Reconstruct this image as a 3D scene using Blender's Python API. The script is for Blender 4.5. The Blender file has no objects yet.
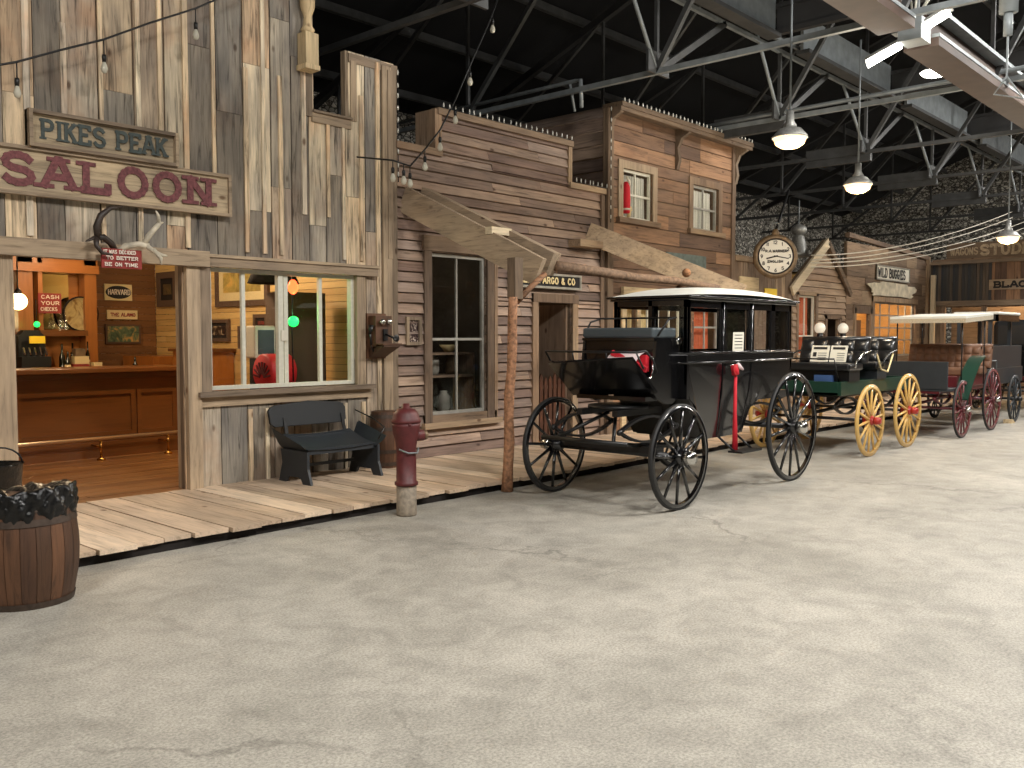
import bpy, math, random
from mathutils import Vector, Matrix
R = random.Random(7)
C = bpy.context.scene.collection
PI = math.pi
V = Vector

# ------------------------------------------------------------------ helpers
def lin(c):
    return tuple(((v/255)/12.92 if v/255 <= .04045 else ((v/255+.055)/1.055)**2.4) for v in c[:3]) + (1,)

class MB:
    """collects shapes, builds ONE mesh object"""
    def __init__(s):
        s.v = []; s.f = []; s.t = []; s.sm = []
    def _add(s, vs, fs, tint=None, smooth=False):
        n = len(s.v); s.v += [tuple(v) for v in vs]
        t = tint if tint is not None else (R.random(), R.random(), R.random())
        for f in fs:
            s.f.append(tuple(n+i for i in f)); s.t.append(t); s.sm.append(smooth)
        return s
    def box(s, a, b, tint=None):
        x0, y0, z0 = (min(a[i], b[i]) for i in range(3)); x1, y1, z1 = (max(a[i], b[i]) for i in range(3))
        vs = [(x0,y0,z0),(x1,y0,z0),(x1,y1,z0),(x0,y1,z0),(x0,y0,z1),(x1,y0,z1),(x1,y1,z1),(x0,y1,z1)]
        return s._add(vs, [(0,3,2,1),(4,5,6,7),(0,1,5,4),(1,2,6,5),(2,3,7,6),(3,0,4,7)], tint)
    def bar(s, p, q, w, h, nrm=(0,0,1), tint=None):
        """box along p->q; h thick along nrm, w across"""
        p = V(p); q = V(q); d = (q-p).normalized(); n = V(nrm); n = n-d*n.dot(d)
        if n.length < 1e-5: n = V((1,0,0))-d*d.x
        n.normalize(); c = d.cross(n)
        vs = []
        for e in (p, q):
            for a, b in ((-1,-1),(1,-1),(1,1),(-1,1)): vs.append(e+c*a*w/2+n*b*h/2)
        return s._add(vs, [(0,3,2,1),(4,5,6,7),(0,1,5,4),(1,2,6,5),(2,3,7,6),(3,0,4,7)], tint)
    def tube(s, pts, r, n=8, tint=None, smooth=True):
        pts = [V(p) for p in pts]; rr = r if isinstance(r, (list, tuple)) else [r]*len(pts)
        vs = []; prev = None
        for i, p in enumerate(pts):
            d = (pts[min(i+1, len(pts)-1)]-pts[max(i-1, 0)])
            d = d.normalized() if d.length > 1e-9 else V((0,0,1))
            if prev is None:
                a = V((0,0,1)) if abs(d.z) < .9 else V((1,0,0)); u = d.cross(a).normalized()
            else:
                u = prev-d*prev.dot(d); u = u.normalized() if u.length > 1e-6 else d.orthogonal().normalized()
            prev = u; w = d.cross(u)
            for k in range(n):
                t = 2*PI*k/n; vs.append(p+(u*math.cos(t)+w*math.sin(t))*rr[i])
        fs = []
        for i in range(len(pts)-1):
            for k in range(n):
                a = i*n+k; b = i*n+(k+1) % n; fs.append((a, b, b+n, a+n))
        fs.append(tuple(range(n-1, -1, -1))); fs.append(tuple((len(pts)-1)*n+k for k in range(n)))
        return s._add(vs, fs, tint, smooth)
    def lathe(s, prof, c=(0,0,0), axis='z', n=20, tint=None, smooth=True, a0=0, a1=2*PI, wob=None, cap=True):
        """prof: list (r, h) along axis"""
        vs = []; closed = abs(a1-a0-2*PI) < 1e-6; m = n if closed else n+1
        for r, h in prof:
            for k in range(m):
                t = a0+(a1-a0)*k/n; q = r*(1+(wob(t, h) if wob else 0))
                x, y = q*math.cos(t), q*math.sin(t)
                p = {'z': (x, y, h), 'y': (x, h, y), 'x': (h, x, y)}[axis]
                vs.append((p[0]+c[0], p[1]+c[1], p[2]+c[2]))
        fs = []
        for i in range(len(prof)-1):
            for k in range(n):
                a = i*m+k; b = i*m+(k+1) % m; f = (a, b, b+m, a+m)
                fs.append(f if axis != 'y' else f[::-1])
        if closed and cap and prof[0] != prof[-1]:
            if prof[0][0] > 1e-6: fs.append(tuple(range(m)) if axis == 'y' else tuple(range(m))[::-1])
            if prof[-1][0] > 1e-6:
                l = tuple((len(prof)-1)*m+k for k in range(m)); fs.append(l[::-1] if axis == 'y' else l)
        return s._add(vs, fs, tint, smooth)
    def prism(s, poly, P, d0, d1, tint=None):
        """poly of (u,v); P(u,v,d)->xyz"""
        n = len(poly); vs = [P(u, v, d0) for u, v in poly]+[P(u, v, d1) for u, v in poly]
        fs = [tuple(range(n))[::-1], tuple(range(n, 2*n))]+[(i, (i+1) % n, n+(i+1) % n, n+i) for i in range(n)]
        return s._add(vs, fs, tint)
    def grid(s, fn, nu, nv, tint=None, smooth=True):
        vs = [fn(i/nu, j/nv) for j in range(nv+1) for i in range(nu+1)]
        fs = [(j*(nu+1)+i, j*(nu+1)+i+1, (j+1)*(nu+1)+i+1, (j+1)*(nu+1)+i) for j in range(nv) for i in range(nu)]
        return s._add(vs, fs, tint, smooth)
    def ball(s, c, r, n=14, m=8, sc=(1,1,1), tint=None):
        prof = [(r*math.sin(PI*i/m) if 0 < i < m else 1e-4, -r*math.cos(PI*i/m)) for i in range(m+1)]
        k = len(s.v); s.lathe(prof, (0,0,0), 'z', n, tint)
        for i in range(k, len(s.v)):
            v = s.v[i]; s.v[i] = (c[0]+v[0]*sc[0], c[1]+v[1]*sc[1], c[2]+v[2]*sc[2])
        return s
    def build(s, name, mat, parent=None, bevel=0, local=False, recalc=False):
        off = V((0,0,0))
        if parent is not None and not local:
            p = parent
            while p is not None: off += p.location; p = p.parent
        me = bpy.data.meshes.new(name)
        me.from_pydata([(v[0]-off.x, v[1]-off.y, v[2]-off.z) for v in s.v], [], s.f)
        at = me.attributes.new('tint', 'FLOAT_COLOR', 'CORNER')
        vals = []
        for f, t in zip(s.f, s.t): vals += [t[0], t[1], t[2], 1.0]*len(f)
        at.data.foreach_set('color', vals)
        me.polygons.foreach_set('use_smooth', s.sm)
        if recalc:
            import bmesh
            bm = bmesh.new(); bm.from_mesh(me); bmesh.ops.recalc_face_normals(bm, faces=bm.faces[:]); bm.to_mesh(me); bm.free()
        me.materials.append(mat)
        o = bpy.data.objects.new(name, me); C.objects.link(o)
        if parent is not None: o.parent = parent
        if bevel:
            m = o.modifiers.new('bevel', 'BEVEL'); m.width = bevel; m.segments = 2; m.limit_method = 'ANGLE'; m.angle_limit = .7
        return o

def tag(o, label=None, cat=None, group=None, kind=None):
    if label: o['label'] = label
    if cat: o['category'] = cat
    if group: o['group'] = group
    if kind: o['kind'] = kind
    return o
def thing(name, label, cat, loc=(0,0,0), rz=0, group=None):
    o = bpy.data.objects.new(name, None); C.objects.link(o); o.location = loc; o.rotation_euler = (0,0,rz)
    o.empty_display_size = .1
    return tag(o, label, cat, group)
def struct(name, mb, mat): return tag(mb.build(name, mat), kind='structure')

# ------------------------------------------------------------------ materials
def nodes(name):
    m = bpy.data.materials.new(name); m.use_nodes = True; nt = m.node_tree
    return m, nt, nt.nodes['Principled BSDF']
def plain(name, col, rough=.6, metal=0, coat=0, emit=None, es=0, var=.0, bump=0, bs=30, alpha=None, spec=None):
    m, nt, b = nodes(name); b.inputs['Base Color'].default_value = lin(col)
    b.inputs['Roughness'].default_value = rough; b.inputs['Metallic'].default_value = metal
    b.inputs['Coat Weight'].default_value = coat; b.inputs['Coat Roughness'].default_value = .08
    if spec is not None: b.inputs['Specular IOR Level'].default_value = spec
    if emit: b.inputs['Emission Color'].default_value = lin(emit); b.inputs['Emission Strength'].default_value = es
    if var or bump:
        tc = nt.nodes.new('ShaderNodeTexCoord'); no = nt.nodes.new('ShaderNodeTexNoise')
        no.inputs['Scale'].default_value = bs; no.inputs['Detail'].default_value = 5
        nt.links.new(tc.outputs['Object'], no.inputs['Vector'])
        if var:
            r = nt.nodes.new('ShaderNodeValToRGB'); c = lin(col)
            r.color_ramp.elements[0].position = .3; r.color_ramp.elements[1].position = .7
            r.color_ramp.elements[0].color = tuple(max(0, x*(1-var)) for x in c[:3])+(1,)
            r.color_ramp.elements[1].color = tuple(min(1, x*(1+var)) for x in c[:3])+(1,)
            nt.links.new(no.outputs['Fac'], r.inputs['Fac']); nt.links.new(r.outputs['Color'], b.inputs['Base Color'])
        if bump:
            bp = nt.nodes.new('ShaderNodeBump'); bp.inputs['Strength'].default_value = bump; bp.inputs['Distance'].default_value = .02
            nt.links.new(no.outputs['Fac'], bp.inputs['Height']); nt.links.new(bp.outputs['Normal'], b.inputs['Normal'])
    return m

WOODS = {
 'grey':   ([(126,118,106),(190,178,158),(146,138,124),(206,192,166),(166,150,130),(180,156,128),(134,128,118),(196,176,146)], .8, 1.3),
 'dark':   ([(98,82,66),(128,108,88),(112,94,76)], .85, .8),
 'trim':   ([(150,132,110),(172,152,126),(130,114,96)], .8, .8),
 'brown':  ([(138,118,105),(114,96,86),(156,134,118),(124,103,92),(148,130,118),(160,138,120)], .8, .85),
 'red':    ([(124,98,78),(102,80,66),(140,108,82),(116,90,70),(150,116,88)], .8, .9),
 'shed':   ([(158,134,112),(146,122,100),(168,146,122)], .8, .6),
 'signboard': ([(160,144,118),(174,156,128)], .8, 1.0),
 'tin':    ([(58,58,60),(84,76,68),(50,54,60),(96,84,72),(66,64,62)], .6, .5),
 'deck':   ([(208,184,158),(194,170,144),(220,198,172),(200,178,154),(186,164,140)], .7, .6),
 'inner':  ([(214,176,112),(224,188,124),(204,164,102)], .55, .25),
 'barfloor': ([(140,94,50),(128,84,44),(150,102,56)], .35, .4),
 'backwall': ([(122,80,40),(110,72,36),(132,88,46)], .6, .3),
 'bar':    ([(122,74,34),(112,67,30)], .3, .35),
 'orange': ([(172,108,48),(160,98,42)], .35, .3),
 'plank':  ([(140,118,96),(118,98,80),(156,134,108),(130,110,90),(112,94,78)], .85, .8),
 'barrel': ([(90,60,40),(78,52,35),(104,70,46),(84,57,38)], .55, .8),
 'log':    ([(136,98,68),(126,90,62)], .8, 1.3),
 'barge':  ([(214,198,170),(204,188,158)], .8, .4),
 'cream':  ([(198,176,138),(208,186,146)], .8, .7),
 'red2':   ([(132,72,58),(120,64,54)], .8, .6),
}
_wc = {}
def wood(kind, axis='z', sc=1.0):
    key = (kind, axis, sc)
    if key in _wc: return _wc[key]
    cols, rough, con = WOODS[kind]
    m, nt, b = nodes('wood_%s_%s' % (kind, axis)); N = nt.nodes.new; L = nt.links.new
    tc = N('ShaderNodeTexCoord'); at = N('ShaderNodeAttribute'); at.attribute_name = 'tint'
    sp = N('ShaderNodeSeparateColor'); L(at.outputs['Color'], sp.inputs[0])
    mul = N('ShaderNodeVectorMath'); mul.operation = 'SCALE'; mul.inputs['Scale'].default_value = 43.7
    L(at.outputs['Color'], mul.inputs[0])
    add = N('ShaderNodeVectorMath'); add.operation = 'ADD'; L(tc.outputs['Object'], add.inputs[0]); L(mul.outputs[0], add.inputs[1])
    mp = N('ShaderNodeMapping'); a, c = 1.1*sc, 16*sc
    mp.inputs['Scale'].default_value = {'z': (c,c,a), 'x': (a,c,c), 'y': (c,a,c)}[axis]
    L(add.outputs[0], mp.inputs['Vector'])
    n1 = N('ShaderNodeTexNoise'); n1.inputs['Scale'].default_value = 1.6; n1.inputs['Detail'].default_value = 7
    n1.inputs['Roughness'].default_value = .62; n1.inputs['Distortion'].default_value = .9; L(mp.outputs[0], n1.inputs['Vector'])
    n2 = N('ShaderNodeTexNoise'); n2.inputs['Scale'].default_value = 2.3; n2.inputs['Detail'].default_value = 3
    mp2 = N('ShaderNodeMapping'); mp2.inputs['Scale'].default_value = {'z': (2,2,.6), 'x': (.6,2,2), 'y': (2,.6,2)}[axis]
    L(add.outputs[0], mp2.inputs['Vector']); L(mp2.outputs[0], n2.inputs['Vector'])
    rp = N('ShaderNodeValToRGB'); e = rp.color_ramp; e.interpolation = 'CONSTANT' if len(cols) > 3 else 'LINEAR'
    for i, cc in enumerate(cols):
        el = e.elements[i] if i < 2 else e.elements.new(i/len(cols))
        el.position = i/len(cols); el.color = lin(cc)
    L(sp.outputs[0], rp.inputs['Fac'])
    # grain value
    gr = N('ShaderNodeValToRGB'); g = gr.color_ramp; lo = 1-.62*con; hi = 1+.32*con
    g.elements[0].position = .30; g.elements[0].color = (lo,lo*.97,lo*.93,1)
    g.elements[1].position = .70; g.elements[1].color = (hi,hi,hi,1)
    el = g.elements.new(.47); el.color = (1,1,1,1)
    L(n1.outputs['Fac'], gr.inputs['Fac'])
    mx = N('ShaderNodeMix'); mx.data_type = 'RGBA'; mx.blend_type = 'MULTIPLY'; mx.inputs['Factor'].default_value = 1
    L(rp.outputs['Color'], mx.inputs['A']); L(gr.outputs['Color'], mx.inputs['B'])
    # large weather patches
    wr = N('ShaderNodeValToRGB'); w = wr.color_ramp; k = .28*con
    w.elements[0].position = .32; w.elements[0].color = (1-k,1-k,1-k*.9,1); w.elements[1].position = .66; w.elements[1].color = (1+k*.5,1+k*.42,1+k*.3,1)
    L(n2.outputs['Fac'], wr.inputs['Fac'])
    m2 = N('ShaderNodeMix'); m2.data_type = 'RGBA'; m2.blend_type = 'MULTIPLY'; m2.inputs['Factor'].default_value = 1
    L(mx.outputs['Result'], m2.inputs['A']); L(wr.outputs['Color'], m2.inputs['B'])
    last = m2.outputs['Result']
    if kind in ('grey', 'brown', 'red', 'plank'):   # rusty brown stains
        n3 = N('ShaderNodeTexNoise'); n3.inputs['Scale'].default_value = .8; n3.inputs['Detail'].default_value = 5; n3.inputs['Roughness'].default_value = .65
        L(add.outputs[0], n3.inputs['Vector'])
        sr = N('ShaderNodeValToRGB'); sr.color_ramp.elements[0].position = .52; sr.color_ramp.elements[0].color = (0,0,0,1); sr.color_ramp.elements[1].position = .72; sr.color_ramp.elements[1].color = (.7,.7,.7,1)
        L(n3.outputs['Fac'], sr.inputs['Fac'])
        ms = N('ShaderNodeMix'); ms.data_type = 'RGBA'; ms.blend_type = 'MULTIPLY'; L(sr.outputs['Color'], ms.inputs['Factor']); L(last, ms.inputs['A'])
        ms.inputs['B'].default_value = (.80,.52,.36,1) if kind == 'grey' else (.74,.62,.54,1); last = ms.outputs['Result']
    if con > .5:   # knots
        vo = N('ShaderNodeTexVoronoi'); vo.inputs['Scale'].default_value = 2.3
        mp3 = N('ShaderNodeMapping'); mp3.inputs['Scale'].default_value = {'z': (1.5,1.5,.8), 'x': (.8,1.5,1.5), 'y': (1.5,.8,1.5)}[axis]
        L(add.outputs[0], mp3.inputs['Vector']); L(mp3.outputs[0], vo.inputs['Vector'])
        kr = N('ShaderNodeValToRGB'); q = kr.color_ramp; q.elements[0].position = .04; q.elements[0].color = (.22,.13,.08,1)
        q.elements[1].position = .095; q.elements[1].color = (1,1,1,1)
        L(vo.outputs['Distance'], kr.inputs['Fac'])
        m3 = N('ShaderNodeMix'); m3.data_type = 'RGBA'; m3.blend_type = 'MULTIPLY'; m3.inputs['Factor'].default_value = .85
        L(last, m3.inputs['A']); L(kr.outputs['Color'], m3.inputs['B']); last = m3.outputs['Result']
    # per board brightness
    br = N('ShaderNodeMapRange'); br.inputs['To Min'].default_value = 1-.17*con; br.inputs['To Max'].default_value = 1+.14*con
    L(sp.outputs[2], br.inputs['Value'])
    m4 = N('ShaderNodeVectorMath'); m4.operation = 'SCALE'; L(last, m4.inputs[0]); L(br.outputs[0], m4.inputs['Scale'])
    L(m4.outputs[0], b.inputs['Base Color']); b.inputs['Roughness'].default_value = rough
    bp = N('ShaderNodeBump'); bp.inputs['Strength'].default_value = .45*con; bp.inputs['Distance'].default_value = .008
    L(n1.outputs['Fac'], bp.inputs['Height']); L(bp.outputs['Normal'], b.inputs['Normal'])
    if kind in ('bar', 'orange', 'barfloor'): b.inputs['Coat Weight'].default_value = .3
    _wc[key] = m; return m

M = {}
M['black'] = plain('black_paint', (12,12,14), .22, coat=.8)
M['blackleather'] = plain('black_leather', (24,25,27), .32, coat=.3)
M['iron'] = plain('black_iron', (16,16,17), .4)
M['slateback'] = plain('dark_slate_paint', (26,29,32), .45)
M['slate'] = plain('slate_paint', (40,45,50), .5, var=.12, bs=8)
M['slateseat'] = plain('grey_leather', (70,78,82), .45)
M['steel'] = plain('roof_steel', (72,73,73), .55, metal=.3, var=.2, bs=6)
M['steeldark'] = plain('dark_steel', (44,44,45), .7, var=.2, bs=3)
M['steellight'] = plain('pale_steel', (128,134,136), .5, metal=.2, var=.2, bs=6)
M['roofdeck'] = plain('black_roof_deck', (17,18,21), .95, var=.15, bs=2)
M['brownbeam'] = plain('brown_beam', (66,50,41), .7, var=.2, bs=4)
M['chrome'] = plain('nickel', (200,200,196), .18, metal=1)
M['brass'] = plain('brass', (190,140,70), .25, metal=1)
M['rail'] = plain('rail_metal', (214,186,150), .3, metal=.8)
M['white'] = plain('white_paint', (214,208,192), .6, var=.05)
M['whitesash'] = plain('cream_sash', (206,204,188), .55, var=.06)
M['greysash'] = plain('grey_sash', (148,146,138), .7, var=.15, bs=12)
M['canvas'] = plain('grey_canvas', (206,206,198), .6, var=.05, bs=5)
M['redpaint'] = plain('maroon_hydrant', (86,32,33), .5, var=.25, bs=14, bump=.1)
M['bollard'] = plain('worn_grey_paint', (140,128,112), .8, var=.3, bs=25, bump=.2)
M['red'] = plain('red_paint', (190,34,38), .5)
M['redcloth'] = plain('red_cloth', (205,30,46), .75)
M['pinkcloth'] = plain('white_cloth', (225,205,205), .8)
M['green'] = plain('green_paint', (18,54,42), .35, coat=.4, var=.08, bs=5)
M['yellow'] = plain('yellow_paint', (206,168,98), .4, coat=.3, var=.08, bs=12)
M['spokeyellow'] = plain('ochre_paint', (214,172,96), .4, coat=.3, var=.1, bs=12)
M['maroon'] = plain('maroon_paint', (92,26,34), .4, coat=.4)
M['maroonlight'] = plain('maroon_rim', (120,62,62), .45, coat=.3)
M['hubred'] = plain('red_hub', (168,36,26), .35, coat=.4)
M['tuft'] = plain('brown_tufted_leather', (116,82,60), .6, var=.12, bs=10)
M['paper'] = plain('paper', (226,222,206), .8)
M['ink'] = plain('black_ink', (36,34,34), .8)
M['signred'] = plain('red_sign', (142,50,44), .7, var=.15, bs=14)
M['signwhite'] = plain('sign_letters', (232,220,205), .7)
M['plum'] = plain('plum_letters', (112,66,68), .85, var=.45, bs=45)
M['yellowsign'] = plain('yellow_sign', (242,206,40), .6)
M['bag'] = plain('black_plastic', (8,8,9), .28, bump=.9, bs=16)
M['bone'] = plain('bone', (190,180,160), .6, var=.3, bs=14)
M['horn'] = plain('dark_antler', (52,42,36), .5, var=.4, bs=10)
M['darkroom'] = plain('dark_interior', (34,24,18), .9, var=.3, bs=3)
M['brownroom'] = plain('brown_interior', (80,46,28), .9, var=.3, bs=4)
M['steelhoop'] = plain('hoop_iron', (82,70,62), .5, metal=.6, var=.2)
M['curtain'] = plain('glowing_cream_curtain', (206,204,192), .85, emit=(206,204,190), es=.04)  # faint emission stands in for room light on the cloth
M['orangecurtain_glow'] = plain('glowing_orange_curtain', (176,92,60), .85, emit=(205,100,60), es=.09)  # cloth emits a little: lamplit window glow put into the material
M['mirror'] = plain('mirror', (190,184,160), .06, metal=1)
M['dial'] = plain('dial_white', (232,228,216), .5)
M['gilt'] = plain('worn_gilt', (124,104,80), .5, metal=.3, var=.3, bs=12)
M['rubber'] = plain('rubber', (30,30,31), .6)
M['signgrey'] = plain('weathered_sign', (150,146,134), .8, var=.25, bs=8)
M['teal'] = plain('teal_grey_sign', (88,100,96), .8, var=.3, bs=10)
M['hide'] = plain('white_hide', (206,196,172), .9, var=.25, bs=6, bump=.3)
M['darkred'] = plain('dark_red_inside', (96,26,20), .8)
M['bottle'] = plain('dark_glass_bottle', (20,24,16), .1, coat=.5)
M['cream'] = plain('cream_label', (220,200,150), .7)
M['green2'] = plain('green_wall', (140,150,60), .7)
M['chocolate'] = plain('chocolate_panel', (92,70,54), .85)
M['zinc'] = plain('zinc', (150,150,146), .45, metal=.5, var=.2)
def emitter(name, col, st):
    m = plain(name, col, .4, emit=col, es=st); return m
M['glow'] = emitter('warm_globe', (255,224,160), 4)
M['glowgreen'] = emitter('green_bulb', (30,255,90), 1.2)
M['glowred'] = emitter('red_bulb', (255,80,40), 2.2)
M['lampwarm'] = emitter('lamp_glass', (255,206,140), 1.1)
M['tubelight'] = emitter('fluorescent', (255,252,240), 10)
M['globewhite'] = plain('white_globe', (225,220,205), .3, emit=(255,246,225), es=.12)
def glass(name, alpha=.12, col=(200,210,205)):
    m, nt, b = nodes(name); N = nt.nodes.new
    out = nt.nodes['Material Output']; tr = N('ShaderNodeBsdfTransparent'); gl = N('ShaderNodeBsdfGlossy'); gl.inputs['Roughness'].default_value = .02
    gl.inputs['Color'].default_value = lin(col); mx = N('ShaderNodeMixShader'); lw = N('ShaderNodeLayerWeight'); lw.inputs[0].default_value = .5; fr = N('ShaderNodeMath'); fr.operation = 'POWER'; fr.inputs[1].default_value = 5; nt.links.new(lw.outputs['Facing'], fr.inputs[0])
    ad = N('ShaderNodeMath'); ad.operation = 'ADD'; ad.inputs[1].default_value = alpha*.3; nt.links.new(fr.outputs[0], ad.inputs[0])
    nt.links.new(ad.outputs[0], mx.inputs[0]); nt.links.new(tr.outputs[0], mx.inputs[1]); nt.links.new(gl.outputs[0], mx.inputs[2]); nt.links.new(mx.outputs[0], out.inputs[0])
    nt.nodes.remove(b); return m
M['glass'] = glass('window_glass')
M['bulb'] = glass('clear_bulb', .9, (235,235,230))

def concrete():
    m, nt, b = nodes('concrete_floor'); N = nt.nodes.new; L = nt.links.new
    tc = N('ShaderNodeTexCoord')
    def noise(s, d, r=.6, dist=0):
        n = N('ShaderNodeTexNoise'); n.inputs['Scale'].default_value = s; n.inputs['Detail'].default_value = d
        n.inputs['Roughness'].default_value = r; n.inputs['Distortion'].default_value = dist; L(tc.outputs['Object'], n.inputs['Vector']); return n
    def ramp(src, st):
        r = N('ShaderNodeValToRGB')
        for i, (p, c) in enumerate(st):
            e = r.color_ramp.elements[i] if i < 2 else r.color_ramp.elements.new(p)
            e.position = p; e.color = c
        L(src, r.inputs['Fac']); return r.outputs['Color']
    def mul(a, c, f=1):
        x = N('ShaderNodeMix'); x.data_type = 'RGBA'; x.blend_type = 'MULTIPLY'; x.inputs['Factor'].default_value = f
        L(a, x.inputs['A']); L(c, x.inputs['B']); return x.outputs['Result']
    base = ramp(noise(.5, 6, .6, .8).outputs['Fac'], [(.3, lin((146,142,132))), (.7, lin((180,175,164)))])
    g = lambda v: (v, v, v, 1)
    mid = ramp(noise(3.5, 8, .72, .5).outputs['Fac'], [(.32, g(.74)), (.6, g(1.07))])
    fine = ramp(noise(70, 4, .75).outputs['Fac'], [(.36, g(.62)), (.6, g(1.15))])
    col = mul(mul(base, mid), fine)
    # cracks
    nd = noise(1.3, 4, .7); sc = N('ShaderNodeVectorMath'); sc.operation = 'SCALE'; sc.inputs['Scale'].default_value = .9; L(nd.outputs['Color'], sc.inputs[0])
    ad = N('ShaderNodeVectorMath'); ad.operation = 'ADD'; L(tc.outputs['Object'], ad.inputs[0]); L(sc.outputs[0], ad.inputs[1])
    vo = N('ShaderNodeTexVoronoi'); vo.feature = 'DISTANCE_TO_EDGE'; vo.inputs['Scale'].default_value = .42; L(ad.outputs[0], vo.inputs['Vector'])
    cr = ramp(vo.outputs['Distance'], [(.0, g(.62)), (.014, g(1))])
    mask = ramp(noise(.35, 2).outputs['Fac'], [(.46, g(0)), (.58, g(1))])
    x = N('ShaderNodeMix'); x.data_type = 'RGBA'; x.blend_type = 'MULTIPLY'; L(mask, x.inputs['Factor']); L(col, x.inputs['A']); L(cr, x.inputs['B']); col = x.outputs['Result']
    # pale specks
    v2 = N('ShaderNodeTexVoronoi'); v2.inputs['Scale'].default_value = 5; L(tc.outputs['Object'], v2.inputs['Vector'])
    spk = ramp(v2.outputs['Distance'], [(.03, g(1.35)), (.05, g(1))]); col = mul(col, spk, .8)
    L(col, b.inputs['Base Color']); b.inputs['Roughness'].default_value = .62
    bp = N('ShaderNodeBump'); bp.inputs['Strength'].default_value = .18; bp.inputs['Distance'].default_value = .01
    L(noise(40, 6, .7).outputs['Fac'], bp.inputs['Height']); L(bp.outputs['Normal'], b.inputs['Normal'])
    return m
def stone():
    m, nt, b = nodes('rubble_stone'); N = nt.nodes.new; L = nt.links.new
    tc = N('ShaderNodeTexCoord'); mp = N('ShaderNodeMapping'); mp.inputs['Scale'].default_value = (2.1,2.1,3.2); L(tc.outputs['Object'], mp.inputs[0])
    no = N('ShaderNodeTexNoise'); no.inputs['Scale'].default_value = 2; no.inputs['Detail'].default_value = 5; L(mp.outputs[0], no.inputs[0])
    mx = N('ShaderNodeMix'); mx.data_type = 'RGBA'; mx.inputs['Factor'].default_value = .12; L(mp.outputs[0], mx.inputs['A']); L(no.outputs['Color'], mx.inputs['B'])
    v = N('ShaderNodeTexVoronoi'); v.feature = 'DISTANCE_TO_EDGE'; L(mx.outputs['Result'], v.inputs['Vector'])
    v2 = N('ShaderNodeTexVoronoi'); L(mx.outputs['Result'], v2.inputs['Vector'])
    r = N('ShaderNodeValToRGB'); r.color_ramp.elements[0].position = .02; r.color_ramp.elements[0].color = lin((44,42,38)); r.color_ramp.elements[1].position = .14; r.color_ramp.elements[1].color = (1,1,1,1)
    L(v.outputs['Distance'], r.inputs[0])
    sp = N('ShaderNodeSeparateColor'); L(v2.outputs['Color'], sp.inputs[0])
    r2 = N('ShaderNodeValToRGB'); r2.color_ramp.elements[0].color = lin((96,92,84)); r2.color_ramp.elements[1].color = lin((226,222,210)); L(sp.outputs[0], r2.inputs[0])
    m2 = N('ShaderNodeMix'); m2.data_type = 'RGBA'; m2.blend_type = 'MULTIPLY'; m2.inputs['Factor'].default_value = 1
    L(r2.outputs[0], m2.inputs['A']); L(r.outputs[0], m2.inputs['B']); L(m2.outputs['Result'], b.inputs['Base Color'])
    b.inputs['Roughness'].default_value = .95
    bp = N('ShaderNodeBump'); bp.inputs['Strength'].default_value = .7; bp.inputs['Distance'].default_value = .05; L(v.outputs['Distance'], bp.inputs['Height']); L(bp.outputs[0], b.inputs['Normal'])
    return m
M['concrete'] = concrete(); M['stone'] = stone()
def picture(name, cols, sc=6):
    m, nt, b = nodes(name); N = nt.nodes.new; tc = N('ShaderNodeTexCoord'); no = N('ShaderNodeTexNoise')
    no.inputs['Scale'].default_value = sc; no.inputs['Detail'].default_value = 4; no.inputs['Distortion'].default_value = 1.2
    r = N('ShaderNodeValToRGB')
    for i, c in enumerate(cols):
        e = r.color_ramp.elements[i] if i < 2 else r.color_ramp.elements.new(.5)
        e.position = .32+.36*i/max(1, len(cols)-1); e.color = lin(c)
    nt.links.new(tc.outputs['Object'], no.inputs[0]); nt.links.new(no.outputs['Fac'], r.inputs[0]); nt.links.new(r.outputs[0], b.inputs['Base Color'])
    b.inputs['Roughness'].default_value = .4; return m

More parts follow.
